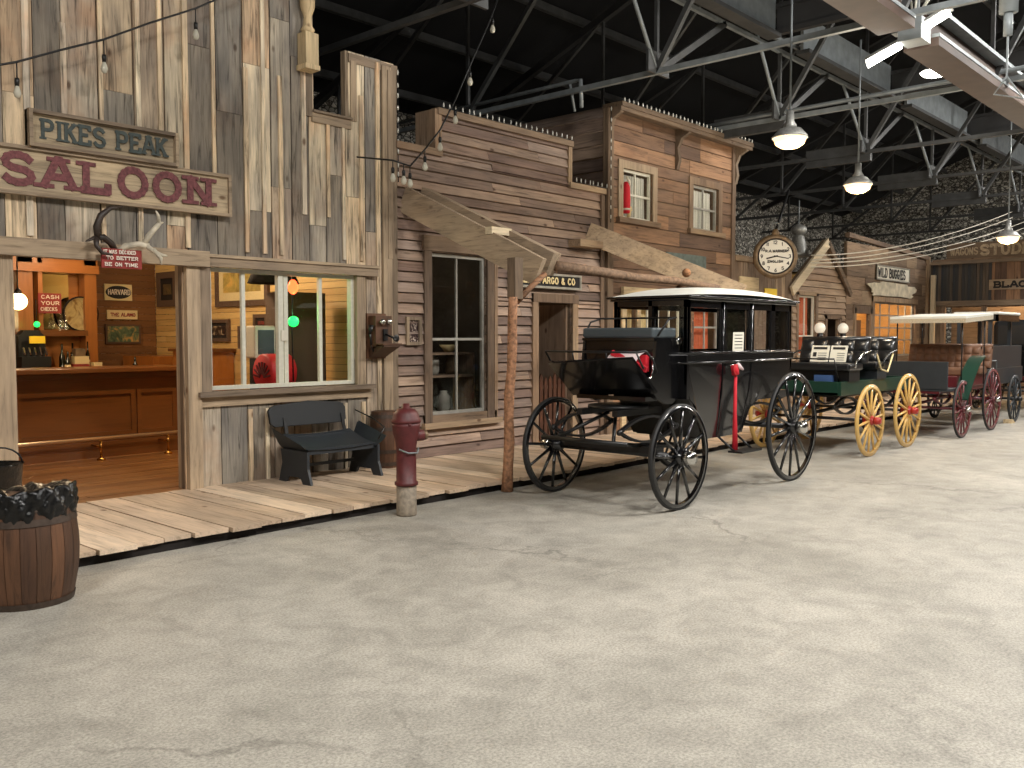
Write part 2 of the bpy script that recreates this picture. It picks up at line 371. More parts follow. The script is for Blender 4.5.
# ------------------------------------------------------------------ stroke lettering
def arc(cx, cy, rx, ry, a, b, n=8):
    return [(cx+rx*math.cos(math.radians(a+(b-a)*i/n)), cy+ry*math.sin(math.radians(a+(b-a)*i/n))) for i in range(n+1)]
GL = {
 'A': [[(0,0),(.45,1)],[(.45,1),(.55,1)],[(.55,1),(1,0)],[(.2,.36),(.8,.36)]],
 'B': [[(.12,0),(.12,1)],[(.0,1)]+[(.5,1)]+arc(.55,.76,.32,.24,90,-90)+[(.12,.52)],[(.12,.52),(.55,.52)]+arc(.6,.26,.35,.26,90,-90)+[(0,0)]],
 'C': [arc(.52,.5,.45,.5,45,315,12)], 'D': [[(.12,0),(.12,1)],[(0,1),(.45,1)]+arc(.45,.5,.48,.5,90,-90)+[(0,0)]],
 'E': [[(.12,0),(.12,1)],[(0,1),(.88,1),(.88,.82)],[(.12,.52),(.66,.52)],[(0,0),(.9,0),(.9,.2)]],
 'F': [[(.12,0),(.12,1)],[(0,1),(.88,1),(.88,.82)],[(.12,.52),(.66,.52)]],
 'G': [arc(.52,.5,.45,.5,45,350,12)+[(.6,.42)]], 'H': [[(.12,0),(.12,1)],[(.88,0),(.88,1)],[(.12,.5),(.88,.5)]],
 'I': [[(.5,0),(.5,1)]], 'J': [[(.7,1),(.7,.28)]+arc(.4,.28,.3,.28,0,-160)],
 'K': [[(.12,0),(.12,1)],[(.85,1),(.15,.45)],[(.38,.62),(.9,0)]], 'L': [[(.12,0),(.12,1)],[(0,0),(.88,0),(.88,.25)]],
 'M': [[(.08,0),(.08,1)],[(.08,1),(.5,.25),(.92,1)],[(.92,1),(.92,0)]], 'N': [[(.12,0),(.12,1)],[(.12,1),(.88,0)],[(.88,0),(.88,1)]],
 'O': [arc(.5,.5,.45,.5,0,360,16)], 'P': [[(.12,0),(.12,1)],[(0,1),(.5,1)]+arc(.55,.74,.34,.26,90,-90)+[(.12,.48)]],
 'R': [[(.12,0),(.12,1)],[(0,1),(.5,1)]+arc(.55,.74,.34,.26,90,-90)+[(.12,.48)],[(.5,.48),(.92,0)]],
 'S': [arc(.5,.75,.4,.25,20,270,8)+arc(.5,.25,.42,.25,90,-160,8)[1:]],
 'T': [[(.5,0),(.5,1)],[(.02,.8),(.02,1),(.98,1),(.98,.8)]], 'U': [[(.12,1),(.12,.35)]+arc(.5,.35,.38,.35,180,360)+[(.88,1)]],
 'V': [[(.03,1),(.5,0),(.97,1)]], 'W': [[(.0,1),(.25,0),(.5,.8),(.75,0),(1,1)]], 'X': [[(0,0),(1,1)],[(0,1),(1,0)]],
 'Y': [[(0,1),(.5,.5),(1,1)],[(.5,.5),(.5,0)]], 'Z': [[(0,1),(1,1),(0,0),(1,0)]],
 '.': [[(.4,0),(.5,.06)]], '-': [[(.2,.5),(.8,.5)]], '&': [arc(.45,.76,.22,.24,-60,240)+[(.95,0)],arc(.45,.25,.4,.25,120,360)],
 '0': [arc(.5,.5,.38,.5,0,360,14)], '1': [[(.25,.8),(.5,1),(.5,0)]], '2': [arc(.5,.72,.38,.28,170,-30)+[(.1,0),(.92,0)]],
 '3': [arc(.48,.75,.36,.25,150,-90)+arc(.48,.26,.4,.26,90,-150)[1:]], '4': [[(.75,0),(.75,1),(.05,.3),(.98,.3)]],
 '5': [[(.88,1),(.2,1),(.15,.55)]+arc(.48,.32,.4,.32,120,-150)], '6': [arc(.5,.3,.38,.3,0,360,12),[(.12,.32),(.3,.8),(.7,1)]],
 '7': [[(.05,1),(.92,1),(.4,0)]], '8': [arc(.5,.75,.32,.25,0,360,10),arc(.5,.26,.4,.26,0,360,10)], '9': [arc(.5,.7,.38,.3,0,360,12),[(.88,.68),(.7,.2),(.3,0)]],
 "'": [[(.5,1),(.45,.8)]], ' ': []}
def text(mb, s, o, xd, ud, h, w, st, th=.006, serif=False, gap=.25, sf=.34):
    """lettering starting at o (bottom left), letter cell w, height h"""
    o = V(o); xd = V(xd).normalized(); ud = V(ud).normalized(); n = xd.cross(ud)
    x = 0; bump_ = 0
    for ch in s:
        cw = w*(.45 if ch in "I.'1" else 1.15 if ch in 'MW' else .6 if ch == ' ' else 1)
        for pl in GL.get(ch.upper(), []):
            P = [o+xd*(x+px*cw)+ud*(py*(h-st)+st/2) for px, py in pl]
            for a, b in zip(P[:-1], P[1:]):
                if (b-a).length < 1e-6: continue
                d = (b-a).normalized()*st*.3; bump_ += .00025
                mb.bar(a-d+n*bump_, b+d+n*bump_, st, th, n)
            if serif and ch not in 'OCGSJU-.':
                for e, (px, py) in ((P[0], pl[0]), (P[-1], pl[-1])):
                    if py in (0, 1) and len(pl) == 2 and abs(pl[0][1]-pl[1][1]) > .5:
                        bump_ += .00025; mb.bar(e-xd*w*sf*.62+n*bump_, e+xd*w*sf*.62+n*bump_, st*.55, th, n)
        x += cw+w*gap
    return x

# ------------------------------------------------------------------ boards
def cut(rect, holes):
    out = [rect]
    for h in holes:
        nx = []
        for r in out:
            a, b, c, d = r; e, f, g, k = h
            if e >= b or f <= a or g >= d or k <= c: nx.append(r); continue
            if c < g: nx.append((a, b, c, g))
            if k < d: nx.append((a, b, k, d))
            lo, hi = max(c, g), min(d, k)
            if a < e: nx.append((a, e, lo, hi))
            if f < b: nx.append((f, b, lo, hi))
        out = nx
    return [r for r in out if r[1]-r[0] > .004 and r[3]-r[2] > .004]
def siding(mb, P, rect, holes=(), along='v', w=(.13,.26), gap=.005, th=.022, lap=0, joint=(1.5,3.5), tints=None, rag=0):
    u0, u1, v0, v1 = rect; lo, hi = (u0, u1) if along == 'v' else (v0, v1); L0, L1 = (v0, v1) if along == 'v' else (u0, u1)
    p = lo
    while p < hi-.01:
        ww = R.uniform(*w); q = min(hi, p+ww); q = hi if hi-q < w[0]*.5 else q
        l = L0
        while l < L1-.01:
            e = min(L1, l+R.uniform(*joint)); e = L1 if L1-e < .3 else e
            t = (R.choice(tints) if tints else R.random(), R.random(), R.random())
            g = gap*R.uniform(.5, 1.6)
            rc = (p+g/2, q-g/2, l+.002, e-.002) if along == 'v' else (l+.002, e-.002, p+g/2, q-g/2)
            dd = R.uniform(0, .006)
            for a, b, c, d in cut(rc, holes):
                if lap:   # clapboard, bottom edge proud
                    vs = [P(a,c,lap+th), P(b,c,lap+th), P(b,d,th*.6), P(a,d,th*.6), P(a,c,0), P(b,c,0), P(b,d,0), P(a,d,0)]
                    mb._add(vs, [(0,1,2,3),(7,6,5,4),(0,4,5,1),(1,5,6,2),(2,6,7,3),(3,7,4,0)], t)
                else:
                    vs = [P(a,c,th+dd), P(b,c,th+dd), P(b,d,th+dd), P(a,d,th+dd), P(a,c,0), P(b,c,0), P(b,d,0), P(a,d,0)]
                    mb._add(vs, [(0,1,2,3),(7,6,5,4),(0,4,5,1),(1,5,6,2),(2,6,7,3),(3,7,4,0)], t)
            l = e
        p = q
    return mb
YF = 8.32
def PF(y):  return lambda u, v, d: (u, y-d, v)          # wall facing the street
def PX(x, s=-1): return lambda u, v, d: (x+s*d, u, v)   # lateral wall facing -x
def frame(mb, P, r, w, d0, d1, bottom=True, tint=None):
    a, b, c, d = r
    def bx(u0, u1, v0, v1): mb.prism([(u0,v0),(u1,v0),(u1,v1),(u0,v1)], P, d0, d1, tint)
    bx(a-w, a, c-(w if bottom else 0), d+w); bx(b, b+w, c-(w if bottom else 0), d+w); bx(a, b, d, d+w)
    if bottom: bx(a, b, c-w, c)
    return mb
def rect(mb, P, a, b, c, d, d0, d1, tint=None):
    return mb.prism([(a,c),(b,c),(b,d),(a,d)], P, d0, d1, tint)

# ------------------------------------------------------------------ camera and view
cam = bpy.data.cameras.new('camera'); co = bpy.data.objects.new('camera', cam); C.objects.link(co)
cam.sensor_width = 36; cam.lens = 913/1024*36; cam.clip_end = 200
co.location = (0, 0, 1.6); co.rotation_euler = (math.radians(90-3.01), 0, math.radians(42.337-90))
sc = bpy.context.scene; sc.camera = co
sc.view_settings.view_transform = 'Standard'; sc.view_settings.look = 'None'; sc.view_settings.gamma = 1; sc.view_settings.exposure = 1.3
sc.view_settings.use_curve_mapping = False
wd = bpy.data.worlds.new('world'); sc.world = wd; wd.use_nodes = True
wd.node_tree.nodes['Background'].inputs[0].default_value = (.5,.55,.6,1); wd.node_tree.nodes['Background'].inputs[1].default_value = .1

# ------------------------------------------------------------------ the hall
EY = 15.0; EX = 36.0; SL = .38
RZ = lambda y: 6.35+SL*(EY-y) if y >= 0 else 6.35+SL*EY+SL*y
struct('floor', MB().box((-7,-15,-.3), (EX+.5,EY+.5,0)), M['concrete'])
struct('wall_left', MB().box((-7,EY,0), (EX+.5,EY+.5,6.5)), M['stone'])
PXf = lambda u, v, d: (EX+d, u, v)
struct('wall_back', MB().prism([(-15,0),(EY,0),(EY,6.4),(0,12.1),(-15,6.4)], PXf, 0, .5), M['stone'])
struct('wall_front', MB().prism([(-15,0),(EY,0),(EY,6.4),(0,12.1),(-15,6.4)], lambda u,v,d: (-7-d,u,v), 0, .5), M['stone'])
struct('wall_right', MB().box((-7,-15.5,0), (EX+.5,-15,6.5)), M['stone'])
cl = MB(); PC = lambda u, v, d: (d, u, v)
cl.prism([(EY+.5,6.16),(EY+.5,6.36),(0,12.25),(-15.5,6.36),(-15.5,6.16),(0,12.05)], PC, -7.5, EX+.5)
struct('ceiling', cl, M['roofdeck'])
# purlins under the roof deck
for i in range(9):
    y = 14.2-1.55*i
    o = MB().box((-6.9,y-.05,RZ(y)-.26), (EX-.05,y+.05,RZ(y)-.12)).build('roof_purlin', M['steel'])
    tag(o, 'long grey steel purlin running along the underside of the black roof', 'purlin', 'purlins under the black roof', 'structure')
# transverse trusses
NX = [7.0, 10.58, 14.2, 17.85, 21.7, 25.5, 29.2, 32.8]
ZB, YT, ZT = 5.16, 7.0, 6.25
tl = 'lateral steel roof truss with slender braces crossing above the street'
for i, x in enumerate(NX):
    t = thing('roof_truss', tl, 'roof truss', (x,EY-.1,ZB), group='steel roof trusses across the hall')
    MB().bar((x,EY-.05,ZB), (x,-8,ZB), .07, .07).build('bottom_chord', M['steellight'] if i in (1,2) else M['steel'], t)
    MB().bar((x,EY-.05,RZ(EY)-.4), (x,.6,RZ(.6)-.4), .12, .14).build('top_chord', M['steeldark'], t)
    ys = [14.0, 10.6, 7.0, 3.8, .6]
    for j, y in enumerate(ys):
        MB().bar((x,y,ZB), (x,y,RZ(y)-.42), .05, .05, (0,1,0)).build('upright', M['steel'], t)
        if j < 4: MB().bar((x,y,ZB), (x,ys[j+1],RZ(ys[j+1])-.42), .07, .07, (1,0,0)).build('brace', M['steel'], t)
    if i > 1:
        MB().bar((x+.04,YT+1.2,ZB), (x+.04,YT-.1,ZB), .10, .34).build('gusset_plate', M['steel'], t)
# longitudinal truss (V bracing) and the pale girder above it
g = thing('street_truss', 'longitudinal steel truss with V-shaped braces running down the street side', 'roof truss', (7,YT,ZB))
MB().bar((4,YT,ZT), (EX-.1,YT,ZT), .06, .06).build('upper_chord', M['steellight'], g)
MB().bar((4,YT-.25,ZT+.02), (EX-.1,YT-.25,ZT+.02), .04, .05).build('upper_chord', M['steellight'], g)
for i, x in enumerate(NX):
    tx = (x+NX[i+1])/2 if i+1 < len(NX) else x+1.5; px = (x+NX[i-1])/2+.7 if i else x-1.3
    MB().tube([(px,YT,ZT+.55 if i < 3 else ZT), (x,YT,ZB+.02)], .03, 6).build('brace_rod', M['steellight'], g)
    MB().bar((x,YT,ZB), (tx,YT,ZT), .09, .06, (0,1,0)).build('brace_angle', M['steel'], g)
    MB().box((x-.22,YT-.02,ZB-.03), (x+.28,YT+.02,ZB+.26)).build('gusset', M['steel'], g)
GYY = 6.6
segs = [(7.2,13.22), (14.2,18.0), (18.9,22.8), (24.0,28.0)]
for a, b in segs:
    t = thing('lit_girder', 'pale grey riveted girder segment between dark cross girders near the skylight', 'girder', (a,GYY,6.4), group='pale girder segments below the skylight')
    MB().box((a,GYY,6.2), (b,GYY+.05,6.75)).build('web', M['steellight'], t)
    MB().box((a,GYY-.1,6.14), (b,GYY+.12,6.2)).build('flange', M['steel'], t)
    k = tag(MB().box((b,1,6.2), (b+.1,GYY,6.28)).box((b+.04,1,6.28), (b+.07,GYY,6.6)).box((b,1,6.6), (b+.1,GYY,6.66)).build('cross_girder', M['steeldark']),
        'dark cross girder meeting the end of a pale girder segment under the roof', 'girder', 'dark cross girders under the skylight')
# brown crane beams
def crane(x0, x1, y0, y1, z, lab):
    t = thing('crane_beam', lab, 'beam', (x0,y0,z))
    MB().box((x0,y0,z), (x1,y1,z+.1)).box((x0,(y0+y1)/2-.05,z+.1), (x1,(y0+y1)/2+.05,z+.4)).build('beam', M['brownbeam'], t)
    MB().box((x0,y0-.01,z+.1), (x1,y0+.08,z+.14)).box((x0,y0,z+.4),(x1,y1,z+.45)).build('rail', M['steellight'], t)
crane(6.5, 10.5, 3.6, 4.0, 4.97, 'brown crane beam at the top edge of the frame left of the floodlights')
crane(11.3, 24, 3.6, 4.0, 4.97, 'long brown crane beam running from the floodlights toward the right edge')
struct_list = []
o = MB().tube([(14.2,-2,5.34), (14.2,7.0,5.26), (14.2,9.2,5.24)], .035, 8).build('conduit_pipe', M['steellight'])
tag(o, 'thin pale conduit pipe carried along the second truss chord', 'pipe')
o = MB().tube([(10.58,12.4,5.3),(10.58,8.4,5.3),(10.58,8.3,5.3),(10.58,8.28,4.9)], .03, 8).tube([(10.58,8.5,5.3),(10.7,8.5,4.9)], .02, 8).build('bent_conduit', M['steellight'])
tag(o, 'pale bent conduit dropping from the nearest truss above the clapboard front', 'pipe')
# floodlights on a grey box
t = thing('floodlight', 'pair of bright tube floodlights on a grey electrical box between the brown beams', 'light', (11.1,3.8,5.25))
MB().box((10.88,3.66,4.97), (11.2,3.92,5.22)).box((10.95,3.9,5.1),(11.1,4.02,5.32)).box((11.02,3.74,5.2),(11.06,3.78,RZ(3.76)-.05)).build('junction_box', M['steellight'], t)
MB().bar((11.03,3.93,4.97), (10.92,4.28,4.79), .12, .04).build('lamp_tube', M['tubelight'], t)
MB().bar((10.98,3.66,5.1), (11.0,3.4,5.22), .12, .04).build('lamp_tube', M['tubelight'], t)
MB().bar((11.03,3.93,5.02), (10.92,4.3,4.84), .2, .03).build('reflector', M['zinc'], t); MB().bar((10.98,3.64,5.15), (11.0,3.38,5.27), .2, .03).build('reflector', M['zinc'], t)
for k in range(4):
    MB().tube([(11.05,3.8,5.2), (11.05+.08*math.sin(k*2),3.72+.07*k-.1,5.45), (11.0,3.6+.1*k,6.0)], .012, 6).build('cable', M['whitesash'], t)
t = thing('floodlight', 'small bright reflector light under the roof right of the tube floodlights', 'light', (15.6,5.0,5.9)); MB().tube([(15.6,5,5.95),(15.6,5,RZ(5)-.1)], .015, 6).build('rod', M['steel'], t)
MB().lathe([(.02,.12),(.1,.1),(.26,-.02)], (15.6,5.0,5.85), 'z', 16).build('reflector', M['zinc'], t)
MB().lathe([(.24,-.02),(.2,-.06),(.01,-.08)], (15.6,5.0,5.85), 'z', 16).build('lens', M['tubelight'], t)
o = MB().tube([(11.4,2.9,7.4),(11.4,2.9,5.2)], .1, 12).tube([(11.4,2.9,5.2),(11.4,2.9,4.95)], .05, 10).build('vent_pipe', M['steellight'])
tag(o, 'pale vertical pipe hanging down at the top right corner', 'pipe')
o = MB().tube([(11.4,2.9,4.95),(11.4,2.9,4.5),(11.3,3.0,4.3),(11.5,2.75,4.25),(11.4,2.9,4.5)], .012, 6).build('hanging_cable', M['steellight'])
tag(o, 'looped thin cable hanging below the pale vertical pipe', 'cable')

def light(name, loc, size, power, col=(1,.95,.86), rot=(0,0,0), shape='SQUARE'):
    l = bpy.data.lights.new(name, 'AREA'); l.energy = power; l.size = size; l.color = col; l.shape = shape
    o = bpy.data.objects.new(name, l); C.objects.link(o); o.location = loc; o.rotation_euler = rot; return o
# pendant lamps
def pendant(x, y, z, top, lab, r=.21, grp=None):
    t = thing('pendant_lamp', lab, 'lamp', (x,y,z))
    MB().tube([(x,y,z+.28), (x,y,top)], .014, 6).build('rod', M['steellight'], t)
    MB().lathe([(.045,.32),(.05,.2),(.08,.14),(.075,.12)], (x,y,z), 'z', 16).build('socket', M['zinc'], t)
    MB().lathe([(.06,.13),(.13,.11),(r,.02),(r,.0),(r*.95,.0),(.12,.09),(.05,.11)], (x,y,z), 'z', 24).build('shade', M['zinc'], t)
    MB().lathe([(r*.93,.0),(r*.8,-.07),(r*.5,-.11),(.005,-.13)], (x,y,z), 'z', 24).build('lens', M['lampwarm'], t)
    pl = bpy.data.lights.new('pendant_light', 'POINT'); pl.energy = 55; pl.color = (1,.86,.66); pl.shadow_soft_size = .2
    po = bpy.data.objects.new('pendant_light', pl); C.objects.link(po); po.location = (x,y,z-.32)
pendant(10.45, 5.01, 3.97, 5.9, 'large glowing pendant lamp nearest the camera, above the black coach')
pendant(13.72, 5.48, 3.86, 6.0, 'glowing pendant lamp hanging behind and right of the largest one')
pendant(19.35, 4.82, 3.48, 6.0, 'pendant lamp hanging farthest down the street near the wagon sign')

# ------------------------------------------------------------------ boardwalk
BZ = .105
mb = MB(); P = lambda u, v, d: (u, v, BZ-.03+d)
siding(mb, P, (-1.5, 25.5, 6.38, YF), [], 'v', (.2,.3), .012, .03, 0, (9,9))
for i in range(0, len(mb.v), 8):   # ragged street ends
    dy = R.uniform(-.05, .03)
    for k in range(8):
        if mb.v[i+k][1] < 6.5: mb.v[i+k] = (mb.v[i+k][0], mb.v[i+k][1]+dy, mb.v[i+k][2])
bw = thing('boardwalk', 'raised pale plank boardwalk running along the false fronts', 'boardwalk', (5,7.3,0))
mb.build('plank_deck', wood('deck', 'y'), bw)
MB().box((-1.5,6.43,0), (25.5,6.46,.07)).build('fascia', plain('near_black_board',(26,20,17),.9,var=.3,bs=4), bw); MB().box((-1.5,7.5,0), (25.5,7.6,.07)).build('support_beam', wood('dark','x'), bw)  # near-black board set back below the plank ends

# ------------------------------------------------------------------ saloon
sal = thing('saloon_building', 'tall saloon front of weathered grey vertical boards with open doorway', 'building', (4.9,YF,BZ))
P = PF(YF)
DOOR = (2.86, 4.39, BZ, 2.3); WIN = (4.66, 6.46, 1.05, 2.29)
holes = [DOOR, WIN, (5.93,7.2,4.76,9), (5.93,6.40,4.0,9)]
sb = siding(MB(), P, (-1.5, 7.06, BZ, 6.7), holes, 'v', (.18,.34), .012, .022, 0, (1.2,3.4))
sb.build('board_siding', wood('grey', 'z'), sal)
bt = MB(); x = -1.45
while x < 7.0:
    z0 = R.choice([BZ, BZ, BZ, 2.9]); z1 = R.choice([6.7, 6.7, 6.7, 4.3])
    tt = (R.choice([.2,.4,.9,.95]), R.random(), .9)
    for a, b, c, d in cut((x, x+R.uniform(.035,.055), z0, z1), [(2.8,4.55,BZ,2.45), (4.5,6.62,.85,2.45), (5.75,7.2,4.72,9), (5.88,6.46,3.98,9)]):
        rect(bt, P, a, b, c, d, .028, .048, tt)
    x += R.uniform(.2,.42)
bt.build('batten_strip', wood('grey', 'z'), sal)
# backing wall so light does not leak
bk = MB()
for a, b, c, d in cut((-1.5, 7.06, BZ, 6.7), holes): rect(bk, P, a, b, c, d, -.06, 0)
bk.build('backing_wall', wood('dark', 'z'), sal)
tr = wood('trim', 'x'); tz = wood('trim', 'z')
MB().box((-1.5,YF-.14,2.27), (4.62,YF-.03,2.42)).build('door_header', tr, sal)
MB().box((4.5,YF-.1,2.28), (6.75,YF-.03,2.38)).box((4.5,YF-.12,2.37), (6.75,YF-.03,2.40)).build('window_header', tr, sal)
MB().box((2.66,YF-.08,BZ), (2.86,YF+.12,2.28)).build('door_post', tz, sal)
MB().box((4.40,YF-.09,BZ), (4.54,YF+.14,2.28)).build('door_post', tz, sal)
MB().box((4.55,YF-.07,1.05), (4.66,YF-.02,2.3)).build('window_jamb', tz, sal)
MB().box((6.46,YF-.07,1.0), (6.58,YF-.02,2.3)).build('window_jamb', tz, sal)
MB().box((4.5,YF-.13,1.0), (6.68,YF-.02,1.05)).box((4.5,YF-.06,.9), (6.66,YF-.02,1.0)).build('window_sill', tr, sal)
MB().box((6.86,YF-.06,BZ), (6.99,YF-.03,4.7)).box((6.99,YF-.05,BZ), (7.08,YF+.1,4.72)).build('corner_board', tz, sal)
MB().box((6.40,YF-.04,4.64), (7.1,YF+.02,4.74)).build('tower_cap', tr, sal)
MB().box((6.36,YF-.02,3.98), (6.44,YF+.06,4.76)).build('tower_side', tz, sal)
MB().box((6.42,YF-.045,4.0), (6.5,YF-.025,4.66)).box((6.93,YF-.07,2.5),(7.0,YF-.05,4.66)).build('tower_trim', tz, sal)
MB().box((5.9,YF-.05,3.9), (6.42,YF+.03,4.01)).box((5.9,YF-.08,4.0), (6.42,YF+.05,4.025)).build('notch_cap', tr, sal)
MB().box((5.82,YF-.05,3.95), (5.9,YF-.02,4.45)).build('corner_strip', tz, sal)
# rail above the low notch seen against the stone is only the wall; newel post on the corner
mb = MB()
mb.box((5.72,YF-.2,4.44), (5.88,YF-.05,4.78)).lathe([(.05,4.78),(.075,4.82),(.05,4.86),(.04,4.95),(.075,5.05),(.085,5.2),(.06,5.3),(.04,5.34),(.07,5.38),(.07,5.42)], (5.8,YF-.12,0), 'z', 14)
mb.box((5.72,YF-.2,5.42), (5.88,YF-.05,5.9)).box((5.71,YF-.21,4.40),(5.89,YF-.04,4.45))
sp_ = mb.build('newel_post', wood('cream', 'z')); tag(sp_, 'turned pale wooden newel post fixed high on the saloon corner', 'post')
# window
w_ = tag(frame(MB(), P, (4.70,6.42,1.10,2.24), .04, -.06, .01, True).build('window_1', M['whitesash']), kind='structure')
MB().box((5.05,YF+.01,1.1), (5.09,YF+.05,2.24)).build('window_mullion', M['whitesash'], w_)
MB().box((5.475,YF,1.1), (5.535,YF+.06,2.24)).box((5.55,YF+.01,1.1), (5.60,YF+.06,2.24)).build('window_mullion', M['whitesash'], w_)
MB().box((5.50,YF-.015,1.55), (5.58,YF,1.66)).build('window_latch', M['white'], w_)
MB().box((6.0,YF+.01,1.1), (6.04,YF+.05,2.24)).build('window_mullion', M['whitesash'], w_)
MB().box((4.70,YF+.03,1.1), (6.42,YF+.034,2.24)).build('window_pane', M['glass'], w_)

# interior shell
XR, YB = 7.0, 14.1
sh = siding(MB(), PX(XR+.02), (YF+.05, YB, BZ, 3.1), [], 'h', (.085,.09), .004, .015, 0, (2,5))
sh.build('interior_side_boards', wood('inner', 'y'), sal)
siding(MB(), PF(YB+.02), (-1.5, XR, BZ, 3.1), [], 'h', (.1,.105), .003, .015, 0, (2,5)).build('interior_back_boards', wood('backwall', 'x'), sal)
MB().box((-1.5,YF+.06,3.1), (XR+.04,YB+.04,3.2)).build('interior_ceiling', M['brownroom'], sal)
MB().box((-1.55,YF+.06,BZ), (-1.5,YB+.04,3.2)).build('interior_end_wall', wood('inner', 'y'), sal)
siding(MB(), lambda u, v, d: (u, v, BZ-.04+d), (-1.5, XR, YF, YB), [], 'h', (.09,.1), .002, .04, 0, (2,5)).build('interior_floor', wood('barfloor', 'x'), sal)
# bar counter
bc = thing('bar_counter', 'long polished mahogany bar counter inside the saloon doorway', 'bar counter', (4.5,11.4,BZ))
bw_, by = wood('bar', 'x'), 11.3
MB().box((1.2,by,BZ), (5.95,by+.55,1.15)).build('counter_body', bw_, bc)
MB().box((1.1,by-.12,1.15), (6.05,by+.65,1.21)).box((1.15,by-.06,1.08), (6.0,by+.6,1.15)).build('counter_top', bw_, bc, .01)
MB().box((1.15,by-.03,BZ), (6.0,by,.3)).build('plinth', bw_, bc)
for a, b in ((1.4,3.4),(3.95,5.25),(5.38,5.8)):
    MB().prism([(a,.42),(b,.42),(b,.88),(a,.88)], PF(by), .0, .012).build('panel', bw_, bc)
    frame(MB(), PF(by), (a,b,.42,.88), .05, 0, .03).build('panel_moulding', bw_, bc)
rl = MB().tube([(1.3,by-.28,.37), (5.75,by-.28,.37)], .024, 10).build('foot_rail', M['rail'], bc)
for x in (2.6,4.75,5.6): MB().tube([(x,by-.28,.37), (x,by-.28,.14)], .016, 8).tube([(x,by-.28,.27),(x,by,.27)], .014, 8).lathe([(.05,BZ),(.05,BZ+.02),(.02,BZ+.04)], (x,by-.28,0), 'z', 10).build('rail_bracket', M['brass'], bc)
# back bar: tall cabinet with mirrors
bb = thing('back_bar', 'orange wooden back bar with mirrors and columns behind the counter', 'back bar', (4.8,13.6,BZ))
ow, oz = wood('orange', 'x'), wood('orange', 'z')
MB().box((2.0,13.3,BZ), (6.0,13.9,.98)).build('base_cabinet', ow, bb)
MB().box((2.0,13.22,.98), (6.05,13.9,1.04)).build('ledge', ow, bb)
for a, b in ((3.3,3.42),(4.2,4.3),(4.95,5.15),(5.22,5.28),(5.86,6.03)):
    MB().box((a,13.55,1.04), (b,13.75,2.75)).box((a-.02,13.52,2.5),(b+.02,13.78,2.56)).build('column', oz, bb)
MB().box((2.0,13.5,2.5), (6.05,13.8,2.62)).box((2.0,13.42,2.72), (6.1,13.85,2.82)).box((2.0,13.55,2.6),(6.05,13.8,2.75)).build('cornice', ow, bb)
MB().box((2.0,13.8,1.04), (6.0,13.84,2.75)).build('back_panel', ow, bb)
MB().box((5.28,13.77,1.7), (5.72,13.79,2.5)).build('mirror', M['mirror'], bb)
MB().box((4.3,13.77,1.05), (4.95,13.79,2.5)).build('mirror', M['mirror'], bb)
MB().box((5.2,13.45,1.64), (5.85,13.75,1.68)).box((5.2,13.44,1.60),(5.85,13.47,1.66)).build('shelf', wood('bar','x'), bb)
bb.location.x -= .2
# signs hung on the back wall
def sign(name, lab, cat, P, r, mat, fmat=None, fw=.02, txt=(), tmat=None, group=None, d=.02, sf=False, sdir=((1,0,0),(0,0,1)), off=.0):
    a, b, c, e = r
    t = thing(name, lab, cat, P((a+b)/2, c, 0), group=group)
    rect(MB(), P, a, b, c, e, off, off+d).build('board', mat, t)
    if fmat: frame(MB(), P, (a+fw,b-fw,c+fw,e-fw), fw, off, off+d+.015).build('border', fmat, t)
    if txt:
        m = MB()
        for s, u, v, h, w, st in txt: text(m, s, P(u, v, off+d+.003), sdir[0], sdir[1], h, w, st, .005, sf)
        m.build('lettering', tmat, t)
    return t
PB = PF(YB)
def oval(mb, P, cu, cv, a, b, d0, d1, n=28):
    return mb.prism([(cu+a*math.cos(2*PI*i/n), cv+b*math.sin(2*PI*i/n)) for i in range(n)], P, d0, d1)
t = sign('wall_sign', 'small cream wall sign with black oval and lettering beneath the red board', 'sign', PB, (6.17,6.6,2.15,2.4), M['yellowsign'] if False else M['cream'], None, off=.02)
oval(MB(), PB, 6.385, 2.275, .2, .1, .04, .046).build('oval', M['ink'], t)
m = MB(); text(m, 'HARVARD', PB(6.22,2.235,.05), (1,0,0), (0,0,1), .085, .04, .011, .005); m.build('lettering', M['signwhite'], t)
sign('wall_sign', 'tan wooden sign with painted script below the oval sign in the saloon', 'sign', PB, (6.2,6.68,1.86,2.0), M['cream'], None, txt=[('THE ALAMO',6.26,1.9,.06,.035,.01)], tmat=M['signred'], off=.02)
t = thing('framed_picture', 'dark framed landscape of sailboats on the saloon back wall', 'picture', PB(6.4,1.5,0))
rect(MB(), PB, 6.17, 6.72, 1.48, 1.78, .02, .05).build('picture_frame', M['chocolate'], t)
rect(MB(), PB, 6.2, 6.69, 1.51, 1.75, .05, .054).build('picture_canvas', picture('sea_picture', [(40,60,50),(90,110,80),(200,150,80)], 9), t)
sign('wall_sign', 'small red hand-lettered sign hanging on the back bar column', 'sign', PF(13.5), (4.99,5.3,1.92,2.2), M['signred'], None, txt=[('CASH',5.03,2.12,.055,.05,.009),('YOUR',5.03,2.035,.055,.05,.009),('CHECKS',5.02,1.95,.055,.03,.008)], tmat=M['signwhite'])
